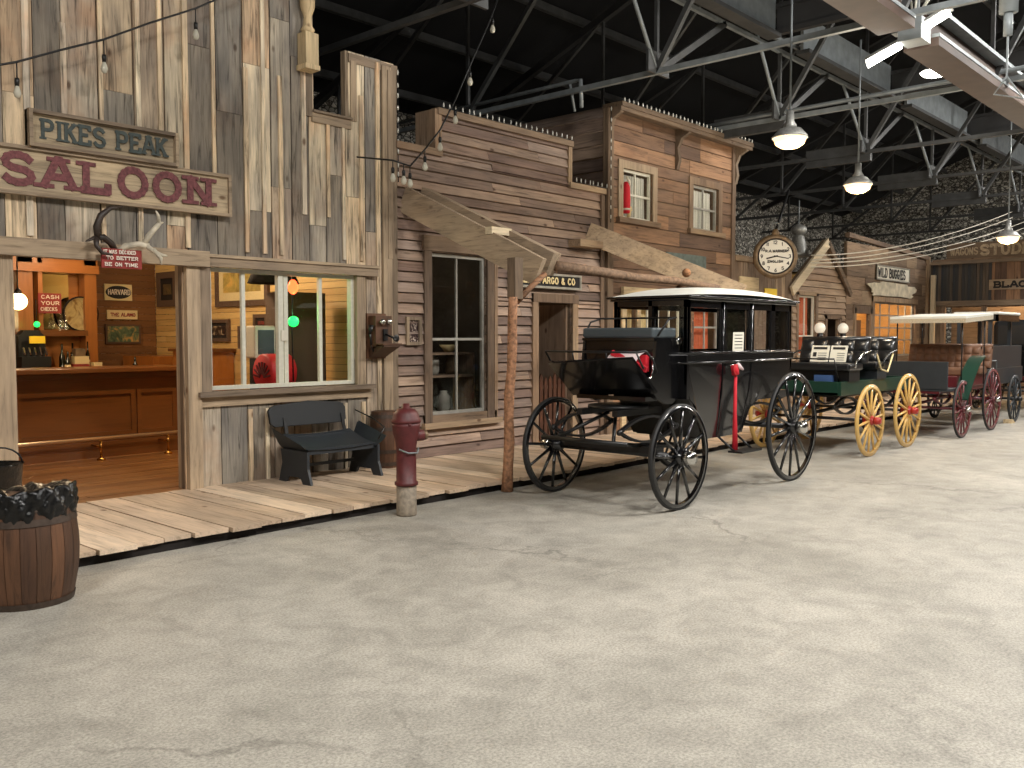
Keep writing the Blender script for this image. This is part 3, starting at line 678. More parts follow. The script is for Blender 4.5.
# round tray, globe lamp, bottles, register
t = thing('serving_tray', 'large round metal tray leaning against the back bar mirror', 'tray', (5.62,13.5,1.68))
MB().lathe([(.001,-.004),(.21,.0),(.235,-.02),(.245,-.02),(.245,0),(.001,.01)], (5.62,13.62,1.92), 'y', 28).build('tray_dish', picture('tray_art', [(120,90,50),(180,160,110),(90,60,40)], 5), t)
MB().lathe([(.235,-.03),(.255,-.03),(.255,.01),(.235,.01),(.235,-.03)], (5.62,13.62,1.92), 'y', 28).build('tray_rim', M['darkroom'], t)
t = thing('globe_lamp', 'glowing round glass globe lamp hanging left of the back bar', 'lamp', (4.2,12.0,2.08))
MB().ball((4.28,12.2,2.03), .105, 20, 12).build('globe', M['glow'], t)
MB().tube([(4.28,12.2,3.1),(4.28,12.2,2.14)], .008, 6).lathe([(.05,2.1),(.04,2.16),(.01,2.2)], (4.28,12.2,0), 'z', 12).build('hanging_rod', M['iron'], t)
t = thing('cash_register', 'dark antique cash register with a yellow tag on the back bar', 'cash register', (5.0,13.0,1.04))
MB().box((4.62,13.1,1.04), (5.0,13.5,1.32)).prism([(4.64,1.32),(4.98,1.32),(4.98,1.6),(4.9,1.68),(4.72,1.68),(4.64,1.6)], PF(13.4), 0, .15).build('case', M['iron'], t)
MB().box((4.72,13.08,1.5), (4.92,13.1,1.6)).build('tag', M['yellowsign'], t)
for k in range(5): MB().bar((4.68+k*.07,13.14,1.34),(4.68+k*.07,13.2,1.44), .02, .02).build('key', M['chrome'], t)
t = thing('green_bulb', 'small glowing green bulb above the cash register', 'bulb', (4.9,13.2,1.75))
MB().ball((4.88,13.25,1.76), .04, 12, 8).build('bulb', M['glowgreen'], t)
MB().tube([(4.88,13.25,1.8),(4.88,13.27,2.1)], .006, 6).build('cord', M['iron'], t)
def bottle(x, y, z, h, lab, mat, lm=None, r=.04):
    t = thing('liquor_bottle', lab, 'bottle', (x,y,z))
    MB().lathe([(r*.9,0),(r,.01),(r,h*.58),(r*.4,h*.74),(r*.33,h),(.003,h)], (x,y,z), 'z', 14).build('glass_body', mat, t)
    if lm: MB().lathe([(r*1.03,h*.15),(r*1.03,h*.45)], (x,y,z), 'z', 14).build('paper_label', lm, t)
bottle(5.33,13.38,1.04,.34,'dark bottle with pale label at the left of the lower back bar shelf', M['bottle'], M['cream'])
bottle(5.3,13.5,1.04,.45,'tall dark bottle behind the pale labelled bottle on the lower shelf', M['bottle'], None)
bottle(5.68,13.55,1.04,.48,'slim bottle standing behind the small tan box on the lower shelf', M['bottle'], M['cream'], .03)
bottle(6.08,12.9,1.0,.0001+.3,'dark bottle standing alone at the right of the back bar', M['bottle'], M['cream'], .045)
for x, l in ((5.33,'clear glass bottle at the left of the tray'),(5.4,'clear glass bottle touching the left rim of the tray')):
    bottle(x,13.6,1.68,.26,l, M['bulb'], None, .03)
def carton(a, b, lab, mat): tag(MB().box(a, b).build('carton', mat), lab, 'box')
carton((5.4,13.35,1.04),(5.62,13.5,1.2),'red carton at the bottom of the back bar shelf', M['signred'])
carton((5.42,13.36,1.2),(5.62,13.5,1.31),'cream carton stacked on the red carton', M['cream'])
carton((5.66,13.3,1.04),(5.78,13.42,1.22),'small tan box right of the red carton', M['cream'])
tag(MB().box((5.85,12.75,.9),(6.3,13.2,1.0)).box((5.87,12.77,BZ),(6.28,13.18,.9)).build('side_cabinet', wood('orange','z')), 'narrow orange cabinet right of the back bar columns', 'cabinet')
bottle(5.47,13.56,1.04,.46,'dark bottle standing behind the stacked cartons on the lower shelf', M['bottle'], M['cream'], .035)
bottle(5.24,13.34,1.04,.22,'short dark bottle at the far left of the lower shelf', M['bottle'], M['cream'], .03)
carton((5.44,13.38,1.31),(5.58,13.5,1.42),'tan carton topping the stacked cartons', M['gilt'])
# pictures on the pale board wall
PR = PX(XR)
def pic(lab, r, cols, fmat=None, fw=.05, mat_=None, sc_=8):
    t = thing('framed_picture', lab, 'picture', PR((r[0]+r[1])/2, r[2], 0))
    frame(MB(), PR, (r[0]+fw,r[1]-fw,r[2]+fw,r[3]-fw), fw, .0, .045).build('picture_frame', fmat or M['chocolate'], t)
    rect(MB(), PR, r[0]+fw, r[1]-fw, r[2]+fw, r[3]-fw, .01, .02).build('picture_mount', mat_ or M['darkroom'], t)
    k = fw*1.5 if mat_ else fw*.9
    rect(MB(), PR, r[0]+fw+k, r[1]-fw-k, r[2]+fw+k, r[3]-fw-k, .02, .024).build('picture_print', picture('print_%.2f' % r[0], cols, sc_), t)
pic('large wide framed print high on the pale board wall seen through the window', (10.83,12.2,2.02,2.7), [(120,90,40),(170,150,80),(210,170,90)], None, .08, M['cream'], 4)
pic('small dark photograph of standing figures left on the pale board wall', (11.85,12.45,1.52,1.84), [(30,20,20),(60,40,30),(200,180,150)], sc_=14)
pic('narrow dark framed photograph just right of the figure photograph', (11.2,11.6,1.42,1.74), [(60,40,30),(90,60,40)], sc_=10)
pic('little square framed picture above the white monitor', (10.86,11.2,1.66,1.9), [(40,25,20),(150,60,50)], sc_=12)
pic('dark frame hung beside the doorway post on the pale boards', (13.35,13.98,2.06,2.6), [(60,50,36),(120,100,60)], None, .1, sc_=8)
# desk by the side wall
t = thing('side_desk', 'small orange wooden desk below the pictures on the pale wall', 'desk', (6.7,12,BZ))
MB().box((6.45,11.75,BZ), (6.98,12.5,1.38)).build('desk_body', wood('orange','z'), t); MB().box((6.4,11.7,1.38), (6.99,12.55,1.42)).build('desk_top', wood('bar','y'), t)
tag(MB().box((6.36,12.9,BZ), (6.98,13.9,1.3)).build('wall_cupboard', wood('orange','z')), 'orange cupboard by the right end of the bar', 'cabinet')
# red machine with white monitor by the window
t = thing('red_machine', 'red drum shaped machine with shell pattern behind the saloon window', 'machine', (5.85,8.95,BZ))
MB().lathe([(.19,0),(.21,.02),(.21,.32)], (5.7,9.0,1.19), 'x', 30).build('drum', M['red'], t)
for k in range(9):
    a = math.radians(10+20*k); MB().bar((5.695,9.0+.04*math.cos(a),1.13+.04*math.sin(a)), (5.695,9.0+.17*math.cos(a),1.13+.18*math.sin(a)), .02, .012, (1,0,0)).build('shell_rib', M['maroon'], t)
MB().box((5.72,8.85,BZ), (5.98,9.15,1.0)).build('pedestal', M['iron'], t)
t = thing('monitor', 'white cased monitor with grey screen standing above the red machine', 'monitor', (6.0,9.4,1.42))
MB().box((5.80,9.3,1.34), (6.08,9.5,1.72)).build('case', M['white'], t, .02); MB().box((5.84,9.29,1.39), (6.05,9.3,1.67)).build('screen', M['slateseat'], t)
MB().box((5.85,9.34,BZ), (6.05,9.5,1.34)).build('stand', M['iron'], t)
t = thing('lamp_shade', 'dark rounded lamp shade hanging behind the upper window pane', 'lamp shade', (5.5,9.0,2.4))  # dark lamp shade on a rod
MB().lathe([(.02,2.5),(.2,2.4),(.3,2.15),(.29,2.15),(.19,2.38)], (6.12,9.4,.07), 'z', 20).tube([(6.12,9.4,2.55),(6.12,9.4,3.1)], .01).build('shade', M['darkroom'], t)
t = thing('light_string', 'vertical light string with red and green bulbs behind the window mullion', 'string light', (5.78,8.55,2.3))
MB().tube([(5.84,8.6,3.1),(5.84,8.6,2.0),(5.83,8.6,1.72),(5.84,8.6,1.1)], .008, 6).build('cord', M['iron'], t)
MB().ball((5.85,8.6,2.14), .055, 14, 8, (1,1,1.5)).build('red_bulb', M['glowred'], t); MB().ball((5.85,8.6,1.76), .06, 14, 8).build('green_bulb', M['glowgreen'], t)
t = thing('tall_cabinet', 'tall dark brown cabinet standing behind the right window panes', 'cabinet', (6.5,9.3,BZ))
MB().box((6.14,9.2,BZ), (6.72,9.6,2.12)).build('case', M['chocolate'], t); MB().box((6.15,9.18,BZ+.1), (6.67,9.2,2.05)).build('door', M['chocolate'], t)

# lettered signs outside
PS = PF(YF-.06)
t = thing('saloon_sign', 'wide weathered board sign reading SALOON in plum letters', 'sign', (3.5,8.2,2.8))
MB().box((2.05,YF-.09,2.79), (4.87,YF-.05,3.18)).build('board', wood('signboard','x'), t)
frame(MB(), PS, (2.07,4.85,2.81,3.16), .03, 0, .06, tint=(.5,.5,.5)).build('border', wood('trim','x'), t)
m = MB(); text(m, 'SALOON', (2.79,YF-.094,2.85), (1,0,0), (0,0,1), .29, .25, .062, .008, True, .3, .55); m.build('lettering', M['plum'], t)
t = thing('town_sign', 'raised framed board sign reading PIKES PEAK above the saloon sign', 'sign', (3.6,8.2,3.19))
MB().box((2.99,YF-.11,3.19), (4.31,YF-.05,3.5)).build('board', wood('signboard','x'), t)
frame(MB(), PF(YF-.06), (3.02,4.28,3.22,3.47), .03, 0, .1).build('border', wood('trim','x'), t)
m = MB(); text(m, 'PIKES PEAK', (3.1,YF-.114,3.26), (1,0,0), (0,0,1), .18, .1, .03, .006, True, .22, .45); m.build('lettering', plain('sign_slate', (66,74,72), .8, var=.3, bs=40), t)
# antlers with red sign
t = thing('antlers', 'pair of elk antlers mounted on the doorway header', 'antlers', (3.8,8.18,2.4))
def antler(s, name):
    m = MB(); c = V((3.62 if s > 0 else 3.69,8.12,2.36))
    main = [(0,0,0),(.1,-.1,.05),(.2,-.18,.06),(.3,-.24,.06)] if s > 0 else [(0,0,0),(-.1,-.1,.06),(-.2,-.2,.08),(-.31,-.26,.04)]
    def mk(pts, r): m.tube([c+V(p) for p in pts], [k*1.45 for k in r], 10)
    if s > 0:
        mk([(.05,0,-.02),(.12,-.06,.04),(.22,-.1,.06),(.3,-.12,.05)], [.018,.02,.02,.018])
        mk([(.26,-.1,.06),(.3,-.12,.14),(.36,-.14,.22),(.4,-.14,.27)], [.018,.018,.016,.014]); mk([(.39,-.14,.26),(.385,-.14,.33),(.36,-.14,.37)], [.014,.01,.004]); mk([(.39,-.14,.26),(.43,-.14,.27)], [.012,.004])
        mk([(.28,-.12,.05),(.34,-.14,.0),(.4,-.16,-.03),(.45,-.16,-.03)], [.016,.014,.012,.005]); mk([(.33,-.14,.02),(.38,-.18,-.06),(.385,-.18,-.12)], [.014,.012,.004])
    else:
        mk([(-.02,0,0),(-.08,-.04,.06),(-.16,-.08,.1),(-.24,-.1,.09)], [.018,.02,.02,.018])
        mk([(-.22,-.1,.09),(-.235,-.12,.18),(-.2,-.13,.28),(-.12,-.13,.35),(.0,-.12,.38)], [.018,.02,.02,.014,.004])
        mk([(-.23,-.1,.09),(-.24,-.12,.02),(-.19,-.12,-.04),(-.1,-.12,-.05)], [.018,.014,.012,.005]); mk([(-.24,-.1,.09),(-.33,-.12,.05)], [.014,.004])
    m.build(name, M['horn'] if s < 0 else M['bone'], t)
antler(1, 'antler'); antler(-1, 'antler')
sign('hanging_sign', 'red hand-painted sign hanging from the doorway header below the antlers', 'sign', PF(8.08), (3.52,3.88,2.2,2.37), M['signred'], None,
     txt=[('IT WAS DECIDED',3.535,2.325,.034,.018,.005),('TO BETTER',3.56,2.272,.034,.026,.006),('BE ON TIME',3.545,2.215,.034,.026,.006)], tmat=M['signwhite'])

# bench
bn = thing('wagon_bench', 'slate grey wooden wagon seat bench with flared arms against the saloon wall', 'bench', (5.8,7.9,BZ))
sl = M['slate']
MB().grid(lambda u, v: (5.36+.86*u, 7.64+.46*v, .455+.13*v-.02*math.sin(PI*u)-.02*math.sin(PI*v)), 8, 6).box((5.36,7.66,.4),(6.22,7.70,.46)).box((5.36,8.04,.48),(6.22,8.08,.56)).build('seat', sl, bn)
Pb = lambda u, v, d: (u, 8.16+(v-.6)*.18-d, v)
poly = [(5.30,.655),(5.25,.69),(5.24,.82),(5.27,.86),(5.33,.88),(5.75,.91),(6.14,.88),(6.19,.86),(6.22,.82),(6.21,.69),(6.17,.655)]
MB().prism(poly, Pb, 0, .035).build('backrest', M['slateback'], bn, .008)
for s, x0 in ((-1,5.36),(1,6.22)):
    MB().grid(lambda u, v, s=s, x0=x0: (x0+s*(.0+.13*v**.7), 7.62+.48*u, .44+.17*v*(.5+.8*u)), 8, 5).grid(lambda u, v, s=s, x0=x0: (x0+s*(-.02+.13*v**.7), 7.62+.48*u, .43+.17*v*(.5+.8*u)), 8, 5).build('arm_panel', sl, bn)
    xx = x0+s*.02
    pl = [(7.62,.44),(8.08,.44),(8.06,.3),(8.12,BZ),(8.0,BZ),(7.96,.17),(7.74,.17),(7.70,BZ),(7.56,BZ),(7.62,.26)]
    MB().prism(pl, lambda u, v, d, xx=xx: (xx+d, u, v), -.015, .015).build('leg', sl, bn)
    if s > 0: MB().tube([(xx,7.62,.5),(x0+s*.1,7.62,.62),(x0+s*.13,7.85,.7),(x0+s*.1,8.12,.78)], .008, 6).build('arm_rod', M['iron'], bn)
MB().bar((5.4,8.0,.25),(6.2,8.0,.25), .03,.03).build('stretcher', sl, bn)
for x in (5.42,6.16): MB().bar((x,8.08,.44),(x,8.15,.75), .04,.012,(0,1,0)).build('back_strut', M['iron'], bn)

def barrel(name, lab, c, r, h, hoops=(.08,.3,.7,.92), n=22, mat='barrel'):
    t = thing(name, lab, 'barrel', c); b = .14
    m = MB()
    for k in range(n):
        a0, a1 = 2*PI*k/n, 2*PI*(k+1)/n; tt = (R.random(),R.random(),R.random())
        m.lathe([((r*(1-b)+r*b*math.sin(PI*i/8)), h*i/8) for i in range(9)], c, 'z', 2, tt, True, a0+.006, a1-.006)
    m.lathe([(.005,h*.96),(r*(1-b)*.97,h*.96)], c, 'z', n).lathe([(r*(1-b)*.985+r*b*math.sin(PI*i/8)*.98, h*i/8) for i in range(9)], c, 'z', n, (0,0,0))
    m.build('staves', wood(mat, 'z'), t)
    for f in hoops:
        def rr(z): return r*(1-b)+r*b*math.sin(PI*min(1,max(0,z)))+.006
        w = .04/h
        MB().lathe([(rr(f-w/2),h*(f-w/2)),(rr(f+w/2),h*(f+w/2))], c, 'z', 32, cap=False).build('hoop', M['steelhoop'], t)
    return t
barrel('wooden_barrel', 'small oak barrel with iron hoops standing on the boardwalk beside the bench', (6.7,8.06,BZ), .185, .64)
tb = barrel('trash_barrel', 'large brown barrel used as trash bin at the left edge of the street', (2.06,5.87,0), .30, .64, (.03,.8,.93))
bagp = []
def bagf(u, v):
    a = 2*PI*u; q = .012*math.sin(a*9+v*5)+.012*math.sin(a*17+v*11)+.008*math.sin(a*29-v*17)
    if v < .6: w = v/.6; r_, z = .275+.018*math.sin(PI*w)+q*.6, .49+.03*math.sin(a+2.6)+w*.19+.008*math.sin(a*15+w*6)
    else: w = (v-.6)/.4; r_, z = .275-w*.255+q*.8*(1-w), .68+.03*math.sin(a+2.6)*(1-w)+.012*math.sin(a*7)*(1-w)-w*w*.14+.01*math.sin(a*13+w*9)
    return (2.06+r_*math.cos(a), 5.87+r_*math.sin(a), z)
bg = MB().grid(bagf, 150, 22).build('trash_bag', M['bag']); tag(bg, 'black plastic trash bag folded over the rim of the trash barrel', 'trash bag')
t = thing('black_bucket', 'black bucket with wire handle at the left edge behind the trash barrel', 'bucket', (2.42,7.2,BZ))
MB().lathe([(.12,.0),(.16,.56),(.17,.57),(.15,.55),(.01,.4)], (2.36,7.2,BZ), 'z', 24).build('bucket_body', M['bag'], t)
MB().tube([(2.36+.165*math.cos(a*PI/10),7.2,.66+.13*math.sin(a*PI/10)) for a in range(11)], .007, 6).build('handle', M['iron'], t)

# hydrant
hc = (5.35,6.15,0)
t = thing('fire_hydrant', 'old maroon fire hydrant on a worn grey post at the boardwalk edge', 'fire hydrant', hc)
MB().lathe([(.088,0),(.09,.02),(.09,.27)], hc, 'z', 24).build('post_base', M['bollard'], t)
MB().lathe([(.095,.27),(.105,.275),(.105,.3),(.09,.31),(.088,.6),(.1,.68),(.118,.74),(.125,.8),(.125,.83)], hc, 'z', 28).build('barrel_body', M['redpaint'], t)
MB().lathe([(.13,.83),(.132,.85),(.12,.87),(.112,.91),(.08,.95),(.035,.965),(.03,1.0),(.002,1.0)], hc, 'z', 28).build('bonnet', M['redpaint'], t)
a = math.radians(42.3-62)
dx, dy = math.cos(a), math.sin(a)
nz = MB(); p0 = V((hc[0]+dx*.05, hc[1]+dy*.05, .71)); p1 = V((hc[0]+dx*.165, hc[1]+dy*.165, .71)); nz.tube([p0, p1], [.055,.05], 14); n_ = nz.build('nozzle', M['redpaint'], t)
MB().tube([p1, p1+V((dx*.03,dy*.03,0))], .042, 8).tube([p1, p1+V((dx*.045,dy*.045,0))], .018, 5).build('nozzle_cap', M['gilt'], t)
MB().tube([(hc[0]-.1,hc[1]-.02,.6),(hc[0]-.06,hc[1]-.1,.57),(hc[0]+.04,hc[1]-.105,.565),(hc[0]+.1,hc[1]-.05,.6)], .008, 6).build('chain', M['steellight'], t)
MB().ball((hc[0]-.05,hc[1]-.105,.82), .018, 8, 6).build('bolt', M['redpaint'], t)

# telephone
t = thing('wall_telephone', 'antique wooden wall telephone with two bells on the saloon corner', 'telephone', (6.75,8.15,1.35))
MB().box((6.62,8.12,1.46), (6.86,8.27,1.83)).box((6.6,8.25,1.34),(6.88,8.29,1.86)).build('case', wood('barrel','z'), t, .004)
for x in (6.69,6.79): MB().ball((x,8.08,1.76), .038, 14, 8, (1,.7,1)).build('bell', M['chrome'], t)
MB().prism([(8.27,1.46),(7.98,1.50),(7.98,1.48),(8.27,1.34)], lambda u,v,d: (6.62+d,u,v), 0, .24).box((6.6,7.97,1.50),(6.88,8.14,1.515)).build('writing_shelf', wood('barrel','x'), t)
MB().tube([(6.75,8.1,1.62),(6.76,7.98,1.58)], .012, 8).lathe([(.012,0),(.04,-.05),(.042,-.055),(.01,-.03)], (6.76,7.98,1.575), 'y', 16).box((6.72,8.1,1.55),(6.78,8.125,1.68)).build('mouthpiece', M['iron'], t)
MB().tube([(6.58,8.15,1.72),(6.56,8.15,1.62)], [.035,.014], 10).tube([(6.56,8.15,1.66),(6.57,8.14,1.5)], .012, 8).tube([(6.57,8.15,1.5),(6.6,8.14,1.42),(6.62,8.16,1.46)], .006, 6).build('receiver', M['iron'], t)

# ------------------------------------------------------------------ clapboard building
cb = thing('clapboard_building', 'brown clapboard false front with stepped top beside the saloon', 'building', (9.1,YF,BZ))
P = PF(YF)
W2 = (7.62, 8.60, .62, 2.62); WD = (9.62, 10.38, BZ, 2.07)
hol = [W2, WD, (7.0,7.76,3.83,9), (10.30,11.4,3.76,9)]
siding(MB(), P, (7.09, 11.22, BZ, 4.36), hol, 'h', (.115,.135), .012, .012, .03, (1.4,3.4)).build('clapboard_siding', wood('brown','x'), cb)
bk = MB()
for a, b, c, d in cut((7.09, 11.22, BZ, 4.3), [W2, WD, (7.0,7.78,3.79,9), (10.28,11.4,3.72,9)]): rect(bk, P, a, b, c, d, -.05, -.001)
bk.build('backing_wall', wood('dark','x'), cb)
ic = wood('plank','x'); iz = wood('plank','z')
MB().box((7.07,YF-.07,3.80),(7.8,YF+.05,3.88)).build('cornice', ic, cb)
MB().box((7.72,YF-.08,4.3),(10.36,YF+.06,4.38)).build('cornice', ic, cb)
MB().box((10.30,YF-.07,3.72),(11.24,YF+.05,3.80)).build('cornice', ic, cb)
MB().box((7.68,YF-.06,3.86),(7.79,YF+.3,4.36)).build('step_post', iz, cb)
MB().box((10.28,YF-.05,3.76),(10.36,YF+.05,4.34)).build('step_post', iz, cb)
MB().box((11.05,YF-.06,BZ),(11.13,YF-.03,3.7)).box((11.17,YF-.08,BZ),(11.25,YF-.03,3.7)).build('corner_board', iz, cb)
pw = wood('plank','z')
MB().box((7.50,YF-.06,.5),(7.62,YF-.02,2.66)).build('window_casing', pw, cb)
MB().box((8.60,YF-.06,.5),(8.72,YF-.02,2.66)).box((8.74,YF-.05,.52),(8.80,YF-.02,2.7)).build('window_casing', pw, cb)
MB().box((7.48,YF-.07,2.64),(8.80,YF-.02,2.82)).build('window_head', ic, cb)
MB().box((7.46,YF-.1,.46),(8.84,YF-.02,.53)).box((7.5,YF-.05,.53),(8.78,YF-.02,.62)).build('window_sill', ic, cb)
def sash(n, r, P, d0, mat, us, vs, w=.04, pane=True, name=None):
    f = frame(MB(), P, (r[0]+w,r[1]-w,r[2]+w,r[3]-w), w, d0-.02, d0+.02)
    o = tag(f.build('window_%d' % n, mat), kind='structure')
    for u in us: rect(MB(), P, u-.012, u+.012, r[2]+w, r[3]-w, d0-.012, d0+.014).build('window_muntin', mat, o)
    for v in vs: rect(MB(), P, r[0]+w, r[1]-w, v-.016, v+.016, d0-.016, d0+.018).build('window_muntin', mat, o)
    if pane: rect(MB(), P, r[0]+w, r[1]-w, r[2]+w, r[3]-w, d0-.004, d0).build('window_pane', M['glass'], o)
    return o
sash(2, W2, P, -.03, M['greysash'], [8.11], [1.56])
# room behind
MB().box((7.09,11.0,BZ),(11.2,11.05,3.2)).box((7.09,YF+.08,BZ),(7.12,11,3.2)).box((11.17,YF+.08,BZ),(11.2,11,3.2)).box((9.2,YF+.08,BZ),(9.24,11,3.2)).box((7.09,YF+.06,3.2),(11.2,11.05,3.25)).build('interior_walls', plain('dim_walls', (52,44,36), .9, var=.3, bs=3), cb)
MB().box((7.12,YF+.06,BZ-.05),(11.17,11,BZ+.005)).build('interior_floor', wood('barfloor','x'), cb)
# inside display
t = thing('display_shelf', 'dark display shelves stocked with goods behind the tall clapboard window', 'shelf', (8.3,9.0,BZ))
for z in (.55,1.05,1.35): MB().box((7.7,8.8,z),(8.9,9.2,z+.03)).build('shelf_board', wood('dark','x'), t)
for x in (7.7,8.87): MB().box((x,8.8,BZ),(x+.03,9.2,1.38)).build('shelf_side', wood('dark','z'), t)
def goods(name, prof, c, mat, lab, cat): 
    tag(MB().lathe(prof, c, 'z', 16).build(name, mat), lab, cat)
goods('vase', [(.05,0),(.11,.1),(.12,.25),(.06,.42),(.07,.5),(.003,.5)], (7.78,8.62,.62), plain('ochre_vase',(150,140,90),.4,var=.3), 'tall ochre vase in the lower left corner of the clapboard window', 'vase')
tag(MB().box((7.7,8.5,BZ),(7.95,8.75,.62)).build('display_crate', M['signgrey']), 'pale crate beneath the ochre vase in the window', 'crate')
goods('pot', [(.06,0),(.12,.08),(.12,.12),(.05,.17),(.003,.17)], (8.0,9.0,1.38), M['signred'], 'red pot on the top display shelf behind the window', 'pot')
goods('bowl', [(.05,0),(.13,.1),(.12,.1),(.02,.02)], (8.6,9.0,1.38), M['cream'], 'cream bowl on the right of the top display shelf', 'bowl')
for k,(x,z,l) in enumerate(((7.95,1.08,'dark jar left on the middle display shelf'),(8.3,1.08,'dark jar centred on the middle display shelf'),(8.65,1.08,'dark jar right on the middle display shelf'),(8.1,.58,'dark jar left on the lowest display shelf'),(8.5,.58,'dark jar right on the lowest display shelf'))):
    goods('jar', [(.07,0),(.09,.05),(.09,.2),(.05,.25),(.05,.28),(.003,.28)], (x,9.0,z), [M['chocolate'],M['signgrey'],M['gilt']][k%3], l, 'jar')
# express office doorway
fr = wood('plank','z')
MB().box((9.5,YF-.06,BZ),(9.62,YF-.01,2.19)).build('door_casing', fr, cb)
MB().box((10.38,YF-.06,BZ),(10.5,YF-.01,2.19)).build('door_casing', fr, cb)
MB().box((9.5,YF-.07,2.07),(10.5,YF-.01,2.19)).build('door_casing', fr, cb)
d = tag(MB().box((10.32,YF+.03,BZ),(10.36,YF+.75,2.05)).build('door_1', wood('plank','z')), kind='structure')
MB().ball((10.29,YF+.66,1.1), .03, 10, 6).build('door_knob', M['iron'], d)
g_ = thing('picket_gate', 'low dark picket gate standing in the express office doorway', 'gate', (10,YF+.02,BZ))
for k in range(7):
    x = 9.66+k*.1; h = .98+.03*math.sin(k*2)
    MB().prism([(x,BZ+.03),(x+.065,BZ+.03),(x+.065,h),(x+.032,h+.06),(x,h)], PF(YF+.06), 0, .02).build('picket', M['brownroom'], g_)
for z in (.35,.85): MB().box((9.63,YF+.06,z),(10.3,YF+.08,z+.05)).build('rail', wood('dark','x'), g_)
tag(MB().box((10.0,10.2,1.15),(10.5,10.24,1.7)).build('wall_board', M['cream']), 'small cream notice board on the wall inside the express office', 'notice board')
t = thing('express_sign', 'dark framed sign with pale letters above the office doorway', 'sign', (9.9,8.2,2.3))
MB().box((9.0,YF-.1,2.27),(10.5,YF-.06,2.46)).build('board', M['ink'], t)
frame(MB(), PF(YF-.06), (9.03,10.47,2.29,2.44), .03, 0, .06).build('border', M['signgrey'], t)
m = MB(); text(m, 'WELLS FARGO & CO', (9.08,YF-.105,2.32), (1,0,0), (0,0,1), .1, .066, .02, .006, True, .25); m.build('lettering', M['cream'], t)
t = thing('framed_photograph', 'small weathered framed photograph of people on the clapboard wall by the telephone', 'picture', (7.32,8.25,1.5))
frame(MB(), PF(YF-.02), (7.25,7.41,1.53,1.79), .04, 0, .04).build('photo_frame', wood('trim','z'), t)
rect(MB(), PF(YF-.02), 7.25, 7.41, 1.53, 1.79, 0, .015).build('photo_print', picture('photo_people', [(30,20,24),(60,34,32),(220,205,190)], 22), t)

# porch rafters and log
pl = wood('trim','y'); lg = wood('log','x')
def rafter(a, b, lab):
    t = MB().bar(a, b, .07, .30, (0,0,1)).build('porch_rafter', pl); tag(t, lab, 'rafter'); return t
rafter((7.2,YF-.03,3.22),(7.42,6.36,2.28),'heavy sloping porch rafter starting at the saloon corner')
t = MB().bar((7.5,YF-.03,3.26),(7.72,6.42,2.38),.15,.26,(0,0,1)).build('porch_rafter', pl); tag(t, 'thick square-ended rafter lying just behind the saloon corner rafter', 'rafter')
tag(MB().box((7.3,6.95,2.72),(7.62,7.05,2.80)).build('cross_piece', wood('barge','x')), 'short pale cross piece between the two saloon side rafters', 'timber')
rafter((10.75,YF-.03,3.12),(11.9,6.38,2.18),'second heavy sloping porch rafter above the black coach')
tag(MB().box((10.3,YF-.25,2.88),(10.85,YF-.03,2.98)).build('beam_stub', ic), 'short horizontal beam stub beneath the top of the second rafter', 'timber')
M['bark'] = plain('peeled_bark', (150,108,78), .8, var=.5, bs=26, bump=.6)
pt = [(7.76,6.40,2.36)]+[(7.76+.5*k, 6.40+.02*math.sin(k*2), 2.355-.012*k+.012*math.sin(k*1.7)) for k in range(1,8)]
t = thing('log_rail', 'knotty peeled log pole running horizontally between the porch rafters', 'log', (7.8,6.4,2.36))
MB().tube(pt, [.062,.055,.06,.053,.056,.05,.052,.045], 10).build('pole', plain('grey_log', (118,94,74), .8, var=.4, bs=20, bump=.5), t)
MB().ball((10.35,6.36,2.42), .06, 8, 6).tube([(10.4,6.42,2.33),(10.2,6.5,2.1)], .035, 8).build('branch_stub', lg, t)
t = thing('log_post', 'knotty orange log post holding up the porch at the boardwalk edge', 'post', (7.05,6.42,0))
MB().tube([(6.86+.010*math.sin(k*1.3)+.012*k, 6.32+.006*math.sin(k*2.1), .0+k*.25) for k in range(9)], [.062,.054,.057,.05,.054,.048,.052,.05,.048], 12).build('trunk', M['bark'], t)
MB().tube([(7.02,6.33,1.95),(7.22,6.33,2.1),(7.5,6.36,2.26)], .032, 8).build('fork_brace', lg, t)
MB().box((6.93,6.27,1.98),(7.05,6.38,2.4)).build('upper_block', wood('dark','z'), t)

# ------------------------------------------------------------------ two storey building
tb3 = thing('two_storey_building', 'reddish brown two-storey plank building with curtained upper windows', 'building', (13.2,YF,BZ))
U1 = (11.62,12.44,3.42,4.18); U2 = (13.66,14.52,3.42,4.18); D1 = (11.72,12.0,BZ,2.15)
G1 = (12.1,13.35,.9,2.12); G2 = (13.75,14.6,1.0,2.12)
fh = [U1,U2,D1,G1,G2]
siding(MB(), P, (11.3, 15.06, BZ, 5.0), fh, 'h', (.17,.24), .014, .025, 0, (.8,2.6)).build('plank_siding', wood('red','x'), tb3)
bk = MB()
for a, b, c, d_ in cut((11.26, 15.08, BZ, 5.0), fh): rect(bk, P, a, b, c, d_, -.05, -.001)
bk.build('backing_wall', wood('dark','x'), tb3)
siding(MB(), PX(11.27), (YF+.02, 13.0, BZ, 5.06), [], 'h', (.19,.24), .014, .022, .03, (2,4)).build('side_siding', wood('brown','y'), tb3)
MB().box((11.28,12.98,BZ),(15.08,13.02,5)).box((15.05,YF,BZ),(15.09,13,5)).box((11.3,YF+.05,2.85),(15.05,13,2.9)).box((11.26,YF,5.0),(15.09,13,5.05)).build('interior_walls', wood('dark','x'), tb3)
MB().box((11.16,YF-.1,BZ),(11.3,YF,5.0)).build('corner_post', wood('dark','z'), tb3)
MB().box((14.98,YF-.06,BZ),(15.1,YF,5.0)).build('corner_post', iz, tb3)
